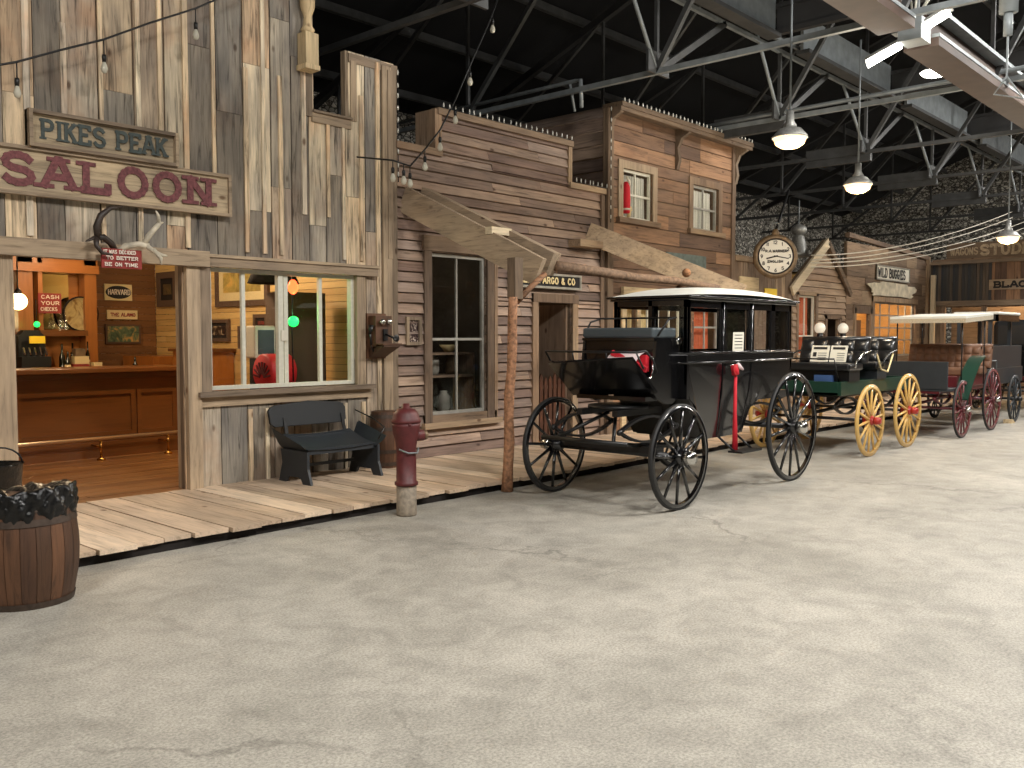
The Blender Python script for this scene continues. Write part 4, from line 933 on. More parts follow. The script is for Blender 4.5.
MB().box((11.2,YF-.32,5.0),(15.25,YF+.04,5.07)).box((11.2,YF-.3,4.94),(15.25,YF-.25,5.0)).build('roof_cornice', wood('dark','x'), tb3)
for x in (11.25,13.15,15.1):
    MB().prism([(YF,4.35),(YF-.06,4.35),(YF-.1,4.5),(YF-.07,4.7),(YF-.14,4.85),(YF-.28,4.92),(YF-.28,5.0),(YF,5.0)], lambda u,v,d,x=x: (x-.04+d,u,v), 0, .08).build('cornice_bracket', wood('trim','z') if x > 15 else wood('dark','z'), tb3)
for i,(a,b,c,d_) in enumerate((U1,U2)):
    MB().box((a-.12,YF-.05,c-.05),(a,YF-.02,d_+.12)).box((b,YF-.05,c-.05),(b+.12,YF-.02,d_+.12)).box((a,YF-.05,d_),(b,YF-.02,d_+.12)).build('window_casing', wood('plank','z') if i else wood('trim','z'), tb3)
    MB().box((a-.16,YF-.1,c-.08),(b+.16,YF-.02,c)).build('window_sill', ic, tb3)
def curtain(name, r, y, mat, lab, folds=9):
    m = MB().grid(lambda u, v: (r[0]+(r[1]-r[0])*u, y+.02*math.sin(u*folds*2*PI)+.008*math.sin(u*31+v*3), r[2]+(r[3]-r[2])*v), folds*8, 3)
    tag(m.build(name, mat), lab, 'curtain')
sash(3, U1, P, -.03, M['whitesash'], [12.03], [3.8])
sash(4, U2, P, -.03, M['greysash'], [14.09], [3.8])
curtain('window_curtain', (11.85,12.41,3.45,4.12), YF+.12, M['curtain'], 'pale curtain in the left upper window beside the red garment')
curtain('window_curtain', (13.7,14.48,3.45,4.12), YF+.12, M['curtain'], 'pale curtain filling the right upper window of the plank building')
t = thing('red_garment', 'red garment with white trim hanging in the left upper window', 'clothing', (11.75,8.3,3.45))
MB().lathe([(.06,3.5),(.07,3.7),(.06,3.9),(.03,3.98)], (11.73,YF-.02,0), 'z', 14).build('red_cloth', M['redcloth'], t)
MB().tube([(11.68,YF-.06,4.05),(11.74,YF-.07,3.98),(11.78,YF-.05,3.92)], .02, 8).lathe([(.065,3.54),(.072,3.57)], (11.73,YF-.02,0), 'z', 14).build('white_trim', M['white'], t)
MB().tube([(11.8,YF-.02,3.45),(11.84,YF-.02,3.6),(11.88,YF,3.56)], .03, 8).build('tassel', M['cream'], t)
# ground floor
MB().box((11.6,YF-.06,BZ),(11.72,YF-.02,2.2)).box((12.0,YF-.06,BZ),(12.1,YF-.02,2.2)).box((11.6,YF-.08,2.17),(13.5,YF-.02,2.36)).build('shop_casing', wood('cream','x'), tb3)
sash(5, G1, P, -.03, M['whitesash'], [12.4,12.72,13.04], [1.5])
sash(6, G2, P, -.03, M['greysash'], [14.18], [1.75,1.35])
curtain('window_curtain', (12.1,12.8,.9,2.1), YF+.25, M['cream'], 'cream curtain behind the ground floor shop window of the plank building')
curtain('window_curtain', (13.76,14.6,1.0,2.1), YF+.2, M['orangecurtain_glow'], 'orange curtain in the ground floor window seen through the black coach')
sign('shop_sign', 'faded grey teal sign board under the upper windows of the plank building', 'sign', PF(YF-.03), (12.85,14.1,2.72,2.98), M['teal'], None, .02)
# roofline light strings
def roofline(name, lab, pts, n, r=.014):
    t = thing(name, lab, 'string light', pts[0])
    MB().tube(pts, .006, 5).build('cord', M['iron'], t)
    L = [(V(b)-V(a)).length for a, b in zip(pts[:-1], pts[1:])]; tot = sum(L)
    proto = MB().lathe([(.005,0),(r*.6,.0),(r,.03),(r*.8,.05),(.002,.065)], (0,0,0), 'z', 8).build('bulb', M['bulbsmall'], t, local=True)
    for k in range(n):
        s = tot*(k+R.uniform(.3,.7))/n; i = 0
        while s > L[i]: s -= L[i]; i += 1
        p = V(pts[i]).lerp(V(pts[i+1]), s/L[i])-V(pts[0])
        o = proto if k == 0 else proto.copy()
        if k: C.objects.link(o); o.parent = t
        o.location = p
M['bulbsmall'] = plain('small_bulb', (205,205,196), .25, coat=.4)
roofline('roof_light_string', 'row of tiny clear bulbs along the cornice of the two-storey building', [(11.2,YF-.31,5.07),(15.25,YF-.31,5.07)], 34)
roofline('roof_light_string', 'row of tiny bulbs down the left corner post of the two-storey building', [(11.2,YF-.12,5.0),(11.2,YF-.12,3.3)], 12, .010)
roofline('roof_light_string', 'row of tiny bulbs along the raised top of the clapboard front', [(7.75,YF-.08,4.385),(10.36,YF-.08,4.385)], 24, .010)
roofline('roof_light_string', 'row of tiny bulbs along the lower right step of the clapboard front', [(10.36,YF-.08,3.81),(11.2,YF-.08,3.81)], 8, .010)
roofline('roof_light_string', 'row of tiny bulbs up the right edge of the saloon tower', [(7.09,YF-.06,3.4),(7.09,YF-.06,4.7)], 10, .010)
# festoon strings
def festoon(name, lab, pts, bulbs, r=.03, drop=.1):
    t = thing(name, lab, 'string light', pts[0])
    MB().tube(pts, .010, 6).build('cord', M['iron'], t)
    for p in bulbs:
        MB().tube([p, (p[0],p[1],p[2]-drop)], .006, 5).lathe([(.016,-.06),(.02,-.02),(.018,0),(.004,.01)], (p[0],p[1],p[2]-drop), 'z', 10).build('socket', M['iron'], t)
        MB().lathe([(.012,-.055),(r*.75,-.085),(r,-.115),(r*.7,-.145),(.002,-.155)], (p[0],p[1],p[2]-drop), 'z', 12).build('bulb', M['bulbclear'], t)
M['bulbclear'] = plain('clear_bulb_glass', (190,186,170), .1, coat=.6, spec=.8)
FP = lambda u, v, y: (0,0,0)
festoon('festoon_lights', 'festoon cord with hanging clear bulbs across the top left of the saloon', [(2.3,7.9,3.62),(2.61,7.9,3.7),(2.81,7.9,3.78),(3.15,7.9,3.95),(3.51,7.9,4.12),(3.92,7.9,4.36),(4.36,7.9,4.6),(4.56,7.9,4.73),(5.6,7.9,5.4)],
        [(2.81,7.9,3.78),(3.51,7.9,4.12),(4.36,7.9,4.6)], .03, .13)
festoon('festoon_lights', 'steep festoon cord of clear bulbs dropping from the roof to the saloon corner', [(8.22,7.6,5.98),(8.08,7.6,5.59),(7.94,7.6,5.3),(7.62,7.6,4.73),(7.38,7.6,4.29),(7.14,7.6,3.91),(6.91,7.6,3.66),(6.69,7.6,3.45),(6.49,7.65,3.49),(6.44,8.2,3.59)],
        [(8.0,7.6,5.42),(7.62,7.6,4.73),(7.38,7.6,4.25),(7.14,7.6,3.91),(6.91,7.6,3.66),(6.69,7.6,3.45),(6.6,7.6,3.47),(6.49,7.65,3.49)], .034, .08)
# ------------------------------------------------------------------ board fence with watch sign
fb = thing('board_fence', 'vertical board front between the plank building and the gabled shed', 'fence', (16.2,YF,BZ))
siding(MB(), P, (15.12,17.5,BZ,3.0), [], 'v', (.12,.2), .008, .022, 0, (4,4)).build('fence_boards', wood('plank','z'), fb)
MB().box((15.1,YF-.08,2.98),(17.52,YF+.04,3.08)).build('top_rail', ic, fb)
MB().box((15.12,YF+.01,BZ),(17.5,YF+.05,3.0)).build('backing', wood('dark','z'), fb)
sign('board_sign', 'small plain wooden sign on the board fence left of the watch sign', 'sign', PF(YF-.03), (15.3,16.05,2.45,2.7), wood('cream','x'), None, .02)
sign('yellow_sign', 'small bright yellow sign below the pocket watch sign', 'sign', PF(YF-.03), (16.3,16.8,2.33,2.52), M['yellowsign'], None, .02)
ck = thing('watch_sign', 'giant pocket watch shop sign with white dial and black hands', 'clock', (15.75,7.8,3.06))
cc = (15.75,7.8,3.06)
# faces the street, turned slightly toward the camera
MB().lathe([(.005,.07),(.40,.07),(.46,.04),(.475,0),(.46,-.04),(.42,-.07),(.385,-.075),(.38,-.05)], cc, 'y', 40).build('case', M['gilt'], ck)
MB().lathe([(.38,-.06),(.362,-.078),(.35,-.06),(.38,-.06)], cc, 'y', 40).build('bezel', M['ink'], ck)
MB().lathe([(.001,-.058),(.36,-.058)], cc, 'y', 40, cap=False).build('dial', M['dial'], ck)
m = MB()
for k in range(12):
    a = PI/2-2*PI*(k+1)/12; s = str(k+1); wl = .052*len(s)
    text(m, s, (cc[0]+.295*math.cos(a)-wl/2, cc[1]-.064, cc[2]+.295*math.sin(a)-.04), (1,0,0), (0,0,1), .08, .05, .014, .004, False, .1)
text(m, 'R.A.WARNER', (cc[0]-.22,cc[1]-.064,cc[2]+.08), (1,0,0), (0,0,1), .06, .04, .013, .004)
text(m, 'ENGLISH', (cc[0]-.17,cc[1]-.064,cc[2]-.14), (1,0,0), (0,0,1), .06, .04, .013, .004)
m.build('lettering', M['ink'], ck)
MB().bar((cc[0]-.04,cc[1]-.07,cc[2]+.01),(cc[0]+.27,cc[1]-.07,cc[2]-.05), .02,.006,(0,1,0)).build('minute_hand', M['ink'], ck)
MB().bar((cc[0]+.04,cc[1]-.072,cc[2]+.01),(cc[0]-.2,cc[1]-.072,cc[2]-.05), .028,.006,(0,1,0)).build('hour_hand', M['ink'], ck)
MB().lathe([(.07,.44),(.09,.5),(.06,.54),(.05,.58)], cc, 'z', 14).build('crown', M['gilt'], ck)
MB().tube([(cc[0]+.08*math.cos(2*PI*k/16),cc[1],cc[2]+.64+.08*math.sin(2*PI*k/16)) for k in range(17)], .014, 8).build('bow_ring', M['steellight'], ck)
ck.rotation_euler.z = -.9; ck.scale = (.86,.86,.86)
tag(MB().tube([(15.78,7.82,3.5),(17.3,8.3,4.5)], .025, 8).build('bracket_rod', M['iron']), 'dark slanting rod holding the pocket watch sign', 'bracket')
# gabled shed
gs = thing('gabled_shed', 'small clapboard shed with pale gable board and dome finial', 'building', (18.9,YF,BZ))
gx0, gx1, ap, ez, az = 17.55, 20.2, 19.05, 2.62, 3.5
GO = (17.8,18.62,1.2,2.44); GD = (19.2,19.85,BZ,1.97)
m = MB(); z = BZ
while z < az-.02:
    z2 = min(z+.14, az); 
    if z >= ez:
        k = (az-(z+.07))/(az-ez); a, b = ap-(ap-gx0)*k, ap+(gx1-ap)*k
    else: a, b = gx0, gx1
    siding(m, P, (a,b,z,z2), [GO,GD], 'h', (.14,.15), .01, .012, .03, (2,4)); z = z2
m.build('clapboard_siding', wood('shed','x'), gs)
bk = MB()
for a,b,c,d_ in cut((gx0,gx1,BZ,ez),[GO,GD]): rect(bk, P, a,b,c,d_, -.05,-.001)
bk.prism([(gx0,ez),(gx1,ez),(ap,az)], P, -.05, -.001).build('backing_wall', wood('dark','x'), gs)
MB().bar((gx0-.2,YF-.1,ez-.12),(ap,YF-.1,az+.1), .05,.2,(0,0,1)).build('barge_board', wood('barge','x'), gs)
MB().bar((gx1+.1,YF-.1,ez-.1),(ap,YF-.1,az+.1), .05,.12,(0,0,1)).build('barge_board', wood('dark','x'), gs)
MB().prism([(gx0-.2,ez-.05),(ap,az+.16),(gx1+.15,ez-.03),(gx1+.15,ez-.08),(ap,az+.1),(gx0-.2,ez-.1)], P, -.04, .1).build('roof', wood('dark','x'), gs)
MB().box((17.72,YF-.05,BZ),(17.8,YF-.02,2.5)).box((18.62,YF-.05,BZ),(18.72,YF-.02,2.5)).box((17.72,YF-.05,2.44),(18.72,YF-.02,2.52)).box((19.1,YF-.05,BZ),(19.2,YF-.02,2.05)).box((19.1,YF-.05,1.97),(19.95,YF-.02,2.06)).box((19.85,YF-.05,BZ),(19.95,YF-.02,2.0)).build('casing', iz, gs)
MB().box((gx0,YF+1.4,BZ),(gx1,YF+1.45,2.7)).box((gx0,YF+.06,BZ),(gx0+.03,YF+1.4,2.7)).box((gx1-.03,YF+.06,BZ),(gx1,YF+1.4,2.7)).build('interior_walls', M['darkroom'], gs)
sash(7, GO, P, -.03, M['whitesash'], [18.2], [1.6])
curtain('window_curtain', (17.8,18.6,1.2,2.42), YF+.15, M['orangecurtain_glow'], 'bright orange curtain in the window of the gabled shed')
t = thing('roof_finial', 'grey metal ball and cone finial with rod above the gabled shed', 'finial', (18.75,8.9,3.5))
MB().lathe([(.24,3.3),(.2,3.4),(.12,3.72),(.1,3.76)], (18.75,8.75,0), 'z', 12).build('cone', M['zinc'], t)
MB().ball((18.75,8.75,3.87), .17, 16, 10, (1,1,.75)).build('ball', M['zinc'], t)
MB().tube([(18.75,8.75,3.98),(18.75,8.75,4.5)], .012, 6).build('rod', M['steellight'], t)
for x, l in ((17.97,'left white globe lamp on a dark post before the gabled shed'),(19.13,'right white globe lamp on a dark post before the shed door')):
    t = thing('globe_post_lamp', l, 'lamp', (x,7.9,BZ))
    MB().ball((x,7.9,1.76), .11, 16, 10, (1,1,1.05)).build('globe', M['globewhite'], t)
    MB().lathe([(.08,BZ),(.05,BZ+.1),(.03,BZ+.2),(.03,1.5),(.06,1.56),(.06,1.66)], (x,7.9,0), 'z', 12).build('post', M['iron'], t)
# buggy shop
bs = thing('buggy_shop', 'patchwork brown board shop front with a white hide over the window', 'building', (22.8,YF,BZ))
B1 = (21.85,24.6,1.1,2.42); B2 = (20.75,21.6,BZ,2.12)
siding(MB(), P, (20.24,25.5,BZ,3.72), [B1,B2], 'h', (.28,.42), .01, .022, 0, (.5,1.4)).build('board_siding', wood('plank','x'), bs)
bk = MB()
for a,b,c,d_ in cut((20.24,25.55,BZ,3.72),[B1,B2]): rect(bk, P, a,b,c,d_, -.05,-.001)
bk.build('backing_wall', wood('dark','x'), bs)
MB().bar((20.2,YF-.04,3.86),(25.55,YF-.04,3.66), .1,.1,(0,0,1)).build('top_board', ic, bs)
MB().box((25.45,YF-.1,BZ),(25.58,YF,3.7)).build('corner_post', iz, bs)
MB().box((21.73,YF-.06,1.0),(21.85,YF-.02,2.54)).box((24.6,YF-.06,1.0),(24.75,YF-.02,2.54)).box((21.73,YF-.07,2.42),(24.75,YF-.02,2.54)).box((20.65,YF-.06,BZ),(20.75,YF-.02,2.25)).box((21.6,YF-.06,BZ),(21.7,YF-.02,2.25)).box((20.6,YF-.06,2.12),(21.73,YF-.02,2.3)).build('casing', iz, bs)
sash(8, B1, P, -.03, M['greysash'], [22.4,23.0,23.6,24.1], [1.5,1.8,2.1])
siding(MB(), PF(YF+1.5), (20.3,25.5,BZ,3.0), [], 'h', (.15,.16), .004, .015, 0, (2,3)).build('interior_boards', wood('inner','x'), bs)
MB().box((20.26,YF+.06,BZ),(20.3,YF+1.55,3.1)).box((25.5,YF+.06,BZ),(25.54,YF+1.55,3.1)).box((20.26,YF+.06,3.05),(25.54,YF+1.55,3.1)).build('interior_walls', wood('inner','y'), bs)
tag(MB().box((20.85,YF+.1,BZ),(21.15,YF+.16,2.1)).build('door_2', wood('cream','z')), kind='structure')
rw = tag(MB().box((22.5,YF+.7,.3),(23.8,YF+1.1,1.6)).box((22.6,YF+.8,1.6),(23.2,YF+1,2.0)).build('stacked_crates', M['chocolate']), 'dark crates standing inside the lit buggy shop window', 'crates')
sign('buggy_sign', 'pale tilted board sign lettered WILD BUGGIES on the patchwork shop', 'sign', PF(YF-.04), (21.9,24.1,2.94,3.3), M['paper'], M['signgrey'], .03,
     txt=[('WILD BUGGIES',22.0,3.0,.24,.13,.035)], tmat=M['ink'])
hm = MB(); hp = []
for k in range(40):
    a = 2*PI*k/40; q = 1+.10*math.sin(5*a)+.06*math.sin(11*a+1)
    hp.append((22.9+1.5*math.copysign(abs(math.cos(a))**.5, math.cos(a))*q, 2.72+.15*math.copysign(abs(math.sin(a))**.5, math.sin(a))*(q+.1)))
hm.prism(hp, PF(YF-.09), 0, .02); tag(hm.build('animal_hide', M['hide']), 'ragged white animal hide nailed above the buggy shop window', 'hide')
tag(MB().box((25.3,YF-.3,BZ),(25.42,YF-.2,3.2)).build('white_strip', wood('barge','z')), 'narrow pale upright board at the far corner of the buggy shop', 'board')

# ------------------------------------------------------------------ blacksmith front across the end
X2 = 25.7
bf = thing('blacksmith_shop', 'dark blacksmith and wagon shop front closing the far end of the street', 'building', (X2,5,0))
PE = PX(X2)
OP = [(6.95,7.85,0,2.35),(5.9,6.85,0,2.35),(3.6,5.7,0,2.35),(1.4,3.3,0,2.35)]
siding(MB(), PE, (6.75,8.28,2.5,3.5), [], 'v', (.07,.075), .006, .03, 0, (3,3), ).build('corrugated_panel', wood('tin','z'), bf)
siding(MB(), PE, (-3,6.75,2.5,3.5), [], 'v', (.12,.18), .006, .02, 0, (3,3)).build('upper_boards', wood('red','z'), bf)
siding(MB(), PE, (-3,8.28,0,2.4), OP, 'v', (.12,.2), .006, .02, 0, (3,3)).build('lower_boards', wood('dark','z'), bf)
bk = MB()
for a,b,c,d_ in cut((-3,8.3,0,3.5), OP): rect(bk, PE, a,b,c,d_, -.06,-.001)
bk.build('backing_wall', wood('dark','z'), bf)
MB().box((X2-.1,-3,2.38),(X2-.02,8.3,2.52)).box((X2-.16,-3,3.48),(X2+.04,8.3,3.56)).build('beam', wood('trim','y'), bf)
MB().box((X2-.05,-3,3.5),(X2-.01,8.2,3.62)).box((X2+.0,-3,3.5),(X2+.04,8.2,3.6)).build('cornice', wood('plank','y'), bf)
for y in (7.9,6.9,5.8,3.45): MB().box((X2-.1,y-.06,0),(X2-.02,y+.06,2.4)).build('post', iz, bf)
MB().box((X2+2,-3,0),(X2+2.05,8.3,3.2)).box((X2+.06,-3,3.0),(X2+2.05,8.3,3.05)).build('interior_walls', wood('dark','y'), bf)
t = thing('wagons_sign', 'long dark rooftop sign with pale STUDEBAKER lettering', 'sign', (X2,6,3.62))
MB().box((X2-.06,1.0,3.62),(X2-.02,7.85,4.02)).build('board', wood('dark','y'), t)
m = MB(); text(m, 'WAGONS', (X2-.065,7.75,3.7), (0,-1,0), (0,0,1), .2, .09, .03, .006, False); m2 = text(m, 'STUDEBAKER', (X2-.065,7.02,3.66), (0,-1,0), (0,0,1), .3, .2, .065, .006, False, .22); m.build('lettering', plain('faded_letters', (176,156,128), .8, var=.3, bs=20), t)
t = thing('blacksmith_sign', 'pale board sign lettered BLACKSMITH on the far end shop', 'sign', (X2,6,2.75))
MB().box((X2-.07,3.6,2.78),(X2-.03,6.8,3.04)).build('board', wood('trim','y'), t)
m = MB(); text(m, 'BLACKSMITH', (X2-.075,6.68,2.82), (0,-1,0), (0,0,1), .18, .16, .045, .006, True, .2); m.build('lettering', M['ink'], t)
for y, z_, l in ((7.55,1.75,'dark red wagon wheel leaning inside the left opening of the end shop'),(6.3,1.6,'dark red barrel shape inside the middle opening of the end shop')):
    tag(MB().lathe([(.0,0),(.3,0),(.34,.02),(.3,.05)], (X2+.8,y,z_-.9), 'x', 20).build('wagon_part', M['maroon']), l, 'wheel')
# service wires
for k, pts in enumerate((((30.5,7.2,5.44),(22.3,7.25,3.83),(17.5,7.9,3.2)), ((30.5,7.2,5.26),(22.3,7.25,3.72),(17.5,7.9,3.11)), ((30.6,7.2,5.0),(22.4,7.25,3.6),(17.5,7.9,3.05)), ((30.6,7.2,4.82),(22.3,7.25,3.48),(17.5,7.9,2.97)))):
    a, b, c = map(V, pts); P_ = [a*(1-t_)**2+(b*2-(a+c)*.5)*2*t_*(1-t_)+c*t_**2 for t_ in [i/14 for i in range(15)]]
    tag(MB().tube(P_, .012, 5).build('overhead_wire', M['white']), 'pale sagging wire strung from the far gable shed up to the right', 'wire', 'pale wires above the far shop fronts')

# ------------------------------------------------------------------ carriages
def link_copy(o, parent):
    c = o.copy(); C.objects.link(c); c.parent = parent; return c
def wheel(root, c, r, side, rim_m, sp_m, hub_m, tyre_m, n=14, sr=.016, hub=.055, hl=.12, rw=.034):
    """wheel with axle along y; side=-1 near (hub sticks toward -y)"""
    base = V(c)-V(root.location)
    w = MB().lathe([(r-.055,-rw/2),(r-.012,-rw/2),(r-.012,rw/2),(r-.055,rw/2),(r-.055,-rw/2)], (0,0,0), 'y', 44).build('wheel', rim_m, root, local=True)
    w.location = base
    MB().lathe([(r-.014,-rw/2-.002),(r,-rw/2+.004),(r,rw/2-.004),(r-.014,rw/2+.002),(r-.014,-rw/2-.002)], (0,0,0), 'y', 44).build('tyre', tyre_m, w, local=True)
    s = side
    pr = [(.02,s*(hl+.02)),(hub*.7,s*(hl+.015)),(hub*.75,s*(hl-.02)),(hub*.8,s*.06),(hub*1.15,s*.035),(hub*1.15,-s*.03),(hub*.8,-s*.06),(hub*.7,-s*.09)]
    MB().lathe(pr if s > 0 else pr[::-1] if False else pr, (0,0,0), 'y', 18).build('hub', sp_m if hub_m is None else hub_m[1], w, local=True, recalc=True)
    MB().lathe([(.01,s*(hl+.045)),(hub*.8,s*(hl+.04)),(hub*.92,s*(hl-.01)),(hub*.95,s*.055)], (0,0,0), 'y', 16).build('hub_cap', hub_m[0], w, local=True, recalc=True)
    sp = MB().tube([(0,0,hub*.9),(0,0,(r-.05)*.5),(0,0,r-.045)], [sr*1.25,sr*.9,sr*.8], 7).build('spoke', sp_m, w, local=True)
    for k in range(1, n):
        q = link_copy(sp, w); q.rotation_euler = (0, 2*PI*k/n+.1, 0)
    sp.rotation_euler = (0,.1,0)
    return w
def axle(root, x, z, y0, y1, mat, r=.024): MB().tube([(x,y0,z),(x,y1,z)], r, 10).build('axle', mat, root)
def spring(root, c, L, h, mat, ax='x', w=.045, th=.022):
    """elliptic leaf spring centred on c"""
    m = MB(); N_ = 10
    for s in (1,-1):
        pts = []
        for k in range(N_+1):
            u = -1+2*k/N_; z = s*h/2*(1-u*u)
            pts.append(V(c)+(V((u*L/2,0,z)) if ax == 'x' else V((0,u*L/2,z))))
        for a, b in zip(pts[:-1], pts[1:]): m.bar(a, b, w, th, (0,0,1))
    for s in (1,-1):
        e = V(c)+(V((s*L/2,0,0)) if ax == 'x' else V((0,s*L/2,0)))
        m.ball(tuple(e), .03, 8, 6)
    m.build('leaf_spring', mat, root)
def quad_grid(fn, nu, nv): return MB().grid(fn, nu, nv)

# --- black coach
K, I_ = M['black'], M['iron']
cch = thing('black_coach', 'glossy black enclosed coach with pale domed roof and glass windows', 'carriage', (8.4,5.24,0))
yn, yfr = 4.48, 5.96
for (x, r, n) in ((7.2,.49,12),(9.52,.60,14)):
    for s, y in ((-1,yn),(1,yfr)): wheel(cch, (x,y,r), r, s, K, K, (M['chrome'],M['black']), M['rubber'], n, .018, .07, .12, .04)
    axle(cch, x, r, yn, yfr, I_, .03)
MB().tube([(7.2,5.24,.52),(8.4,5.24,.44),(9.5,5.24,.6)], .03, 8).build('perch_pole', I_, cch)
for y in (4.85,5.63): spring(cch, (7.25,y,.72), .95, .24, I_); spring(cch, (9.42,y,.74), 1.0, .22, I_)
MB().box((7.15,4.7,.5),(7.28,5.8,.56)).lathe([(.3,.9),(.3,.93)], (7.3,5.24,0), 'z', 24).box((6.95,5.0,.84),(7.7,5.06,.9)).box((6.95,5.42,.84),(7.7,5.48,.9)).build('fifth_wheel', I_, cch)
MB().tube([(6.75,4.9,.62),(7.2,4.9,.56)], .022, 6).tube([(6.75,5.58,.62),(7.2,5.58,.56)], .022, 6).tube([(6.75,4.75,.62),(6.75,5.75,.62)], .024, 6).tube([(6.75,4.9,.62),(7.2,5.2,.86)],.018,6).tube([(6.75,5.58,.62),(7.2,5.28,.86)],.018,6).build('shaft_irons', I_, cch)
# cabin: lower body side outline, ends, belt rails
Ynear, Yfar = 4.74, 5.62
low = [(7.74,1.34),(7.74,1.12),(7.80,.98),(7.92,.9),(8.02,.72),(8.08,.6),(8.14,.555),(8.75,.555),(8.88,.6),(8.98,.75),(9.1,.86),(9.35,.94),(9.75,1.0),(9.98,1.1),(10.02,1.34)]
def side_panel(y, th):  # bulging slightly at the belt
    return MB().prism(low, lambda u,v,d: (u, y+d+(.05 if y < 5 else -.05)*max(0,(1.0-v))*1.0, v), 0, th)
side_panel(Ynear, .03).build('side_panel', K, cch); side_panel(Yfar-.03, .03).build('side_panel', K, cch)
MB().box((8.1,Ynear+.05,.56),(8.9,Yfar-.05,.6)).box((8.9,Ynear+.02,.9),(10.0,Yfar-.02,.98)).box((7.74,Ynear,.98),(7.78,Yfar,1.4)).box((9.98,Ynear,1.08),(10.02,Yfar,1.4)).bar((8.1,5.18,.58),(7.78,5.18,1.02),.86,.03,(1,0,0)).bar((8.86,5.18,.58),(9.1,5.18,.92),.86,.03,(1,0,0)).build('body_shell', K, cch)
MB().box((7.72,Ynear-.02,1.34),(10.03,Yfar+.02,1.42)).build('belt_panel', K, cch, .01)
m = MB()
for z in (1.335,1.43): m.tube([(7.73,Yfar+.02,z),(7.73,Ynear-.02,z),(9.9,Ynear-.02,z),(10.03,Ynear+.1,z),(10.03,Yfar+.02,z)], .012, 6)
m.build('belt_moulding', K, cch)
# pillars
zt = 1.98
for x0, x1 in ((7.74,7.80),(8.38,8.50),(9.0,9.1),(9.5,9.6),(9.94,10.0)):
    for y in (Ynear,Yfar-.045)[:1 if x0 == 9.5 else 2]: MB().box((x0,y,1.42),(x1,y+.045,zt)).build('pillar', K, cch, .006)
for y in (4.74,5.15,5.575): MB().box((7.74,y,1.42),(7.78,y+.045,zt)).build('front_pillar', K, cch)
for y in (4.74,5.575): MB().box((9.97,y,1.42),(10.0,y+.045,zt)).build('rear_pillar', K, cch)
MB().box((9.97,Ynear,1.42),(10.0,Ynear+.3,zt)).box((9.97,Yfar-.3,1.42),(10.0,Yfar,zt)).build('rear_panel', K, cch)
def window_frames(y):
    m = MB()
    for a, b in (((7.80,8.38),(8.50,9.0),(9.1,9.5),(9.6,9.94)) if y < 5 else ((7.80,8.38),(8.50,9.0),(9.1,9.94))): frame(m, lambda u,v,d: (u,y+d,v), (a+.02,b-.02,1.45,1.89), .03, -.012, .012)
    return m
window_frames(Ynear+.02).build('window_frame', K, cch); window_frames(Yfar-.02).build('window_frame', K, cch)
MB().box((7.74,Ynear,1.88),(10.0,Ynear+.045,zt)).box((7.74,Yfar-.045,1.88),(10.0,Yfar,zt)).box((7.74,Ynear,1.90),(7.78,Yfar,zt)).box((9.97,Ynear,1.9),(10.0,Yfar,zt)).build('roof_rail', K, cch)
for a, b in ((8.50,9.0),(9.1,9.5),(9.6,9.94)):
    for y in (Ynear+.02,Yfar-.02): MB().box((a,y,1.43),(b,y+.003,1.9)).build('window_glass', M['glass'], cch)
for y0, y1 in ((4.785,5.15),(5.195,5.575)): MB().box((7.76,y0,1.43),(7.763,y1,1.9)).build('window_glass', M['glass'], cch)
# roof
def rf(u, v):
    x = 7.68+2.42*u; y = 4.68+1.0*v
    return (x, y, 2.0+.085*(1-(2*u-1)**4)*(1-(2*v-1)**4)+.03*(1-(2*u-1)**2))
MB().grid(rf, 24, 12).build('roof_top', M['canvas'], cch)
def edge(z0, z1, o, mat, name):
    pts = [(7.68-o,4.68-o),(10.1+o,4.68-o),(10.1+o,5.68+o),(7.68-o,5.68+o)]
    MB().prism(pts, lambda u,v,d: (u,v,d), z0, z1).build(name, mat, cch, .008)
edge(1.975,2.0,.0,K,'roof_edge'); edge(1.95,1.976,-.03,K,'cornice')
# interior seat
MB().box((9.3,4.82,.98),(9.85,5.54,1.15)).box((9.75,4.82,1.15),(9.93,5.54,1.42)).build('cabin_seat', M['blackleather'], cch, .03)
MB().box((8.95,4.82,1.28),(9.05,5.6,1.32)).build('cabin_rail', I_, cch)
# door detail on the near side
MB().tube([(8.44,Ynear-.004,1.98),(8.44,Ynear-.004,1.34),(8.42,Ynear+.0,1.0),(8.36,Ynear+.02,.57)], .008, 6).tube([(9.05,Ynear-.004,1.98),(9.05,Ynear-.004,1.34),(9.0,Ynear,1.0),(8.86,Ynear+.02,.62)], .008, 6).build('door_edge', K, cch)
MB().tube([(8.52,Ynear-.02,1.30),(8.52,Ynear-.06,1.30),(8.66,Ynear-.07,1.27)], .012, 8).build('door_handle', M['chrome'], cch)
MB().box((8.42,4.5,.40),(8.85,4.66,.42)).tube([(8.45,4.6,.41),(8.45,4.8,.56)], .012, 6).tube([(8.82,4.6,.41),(8.82,4.8,.56)], .012, 6).build('step', I_, cch)
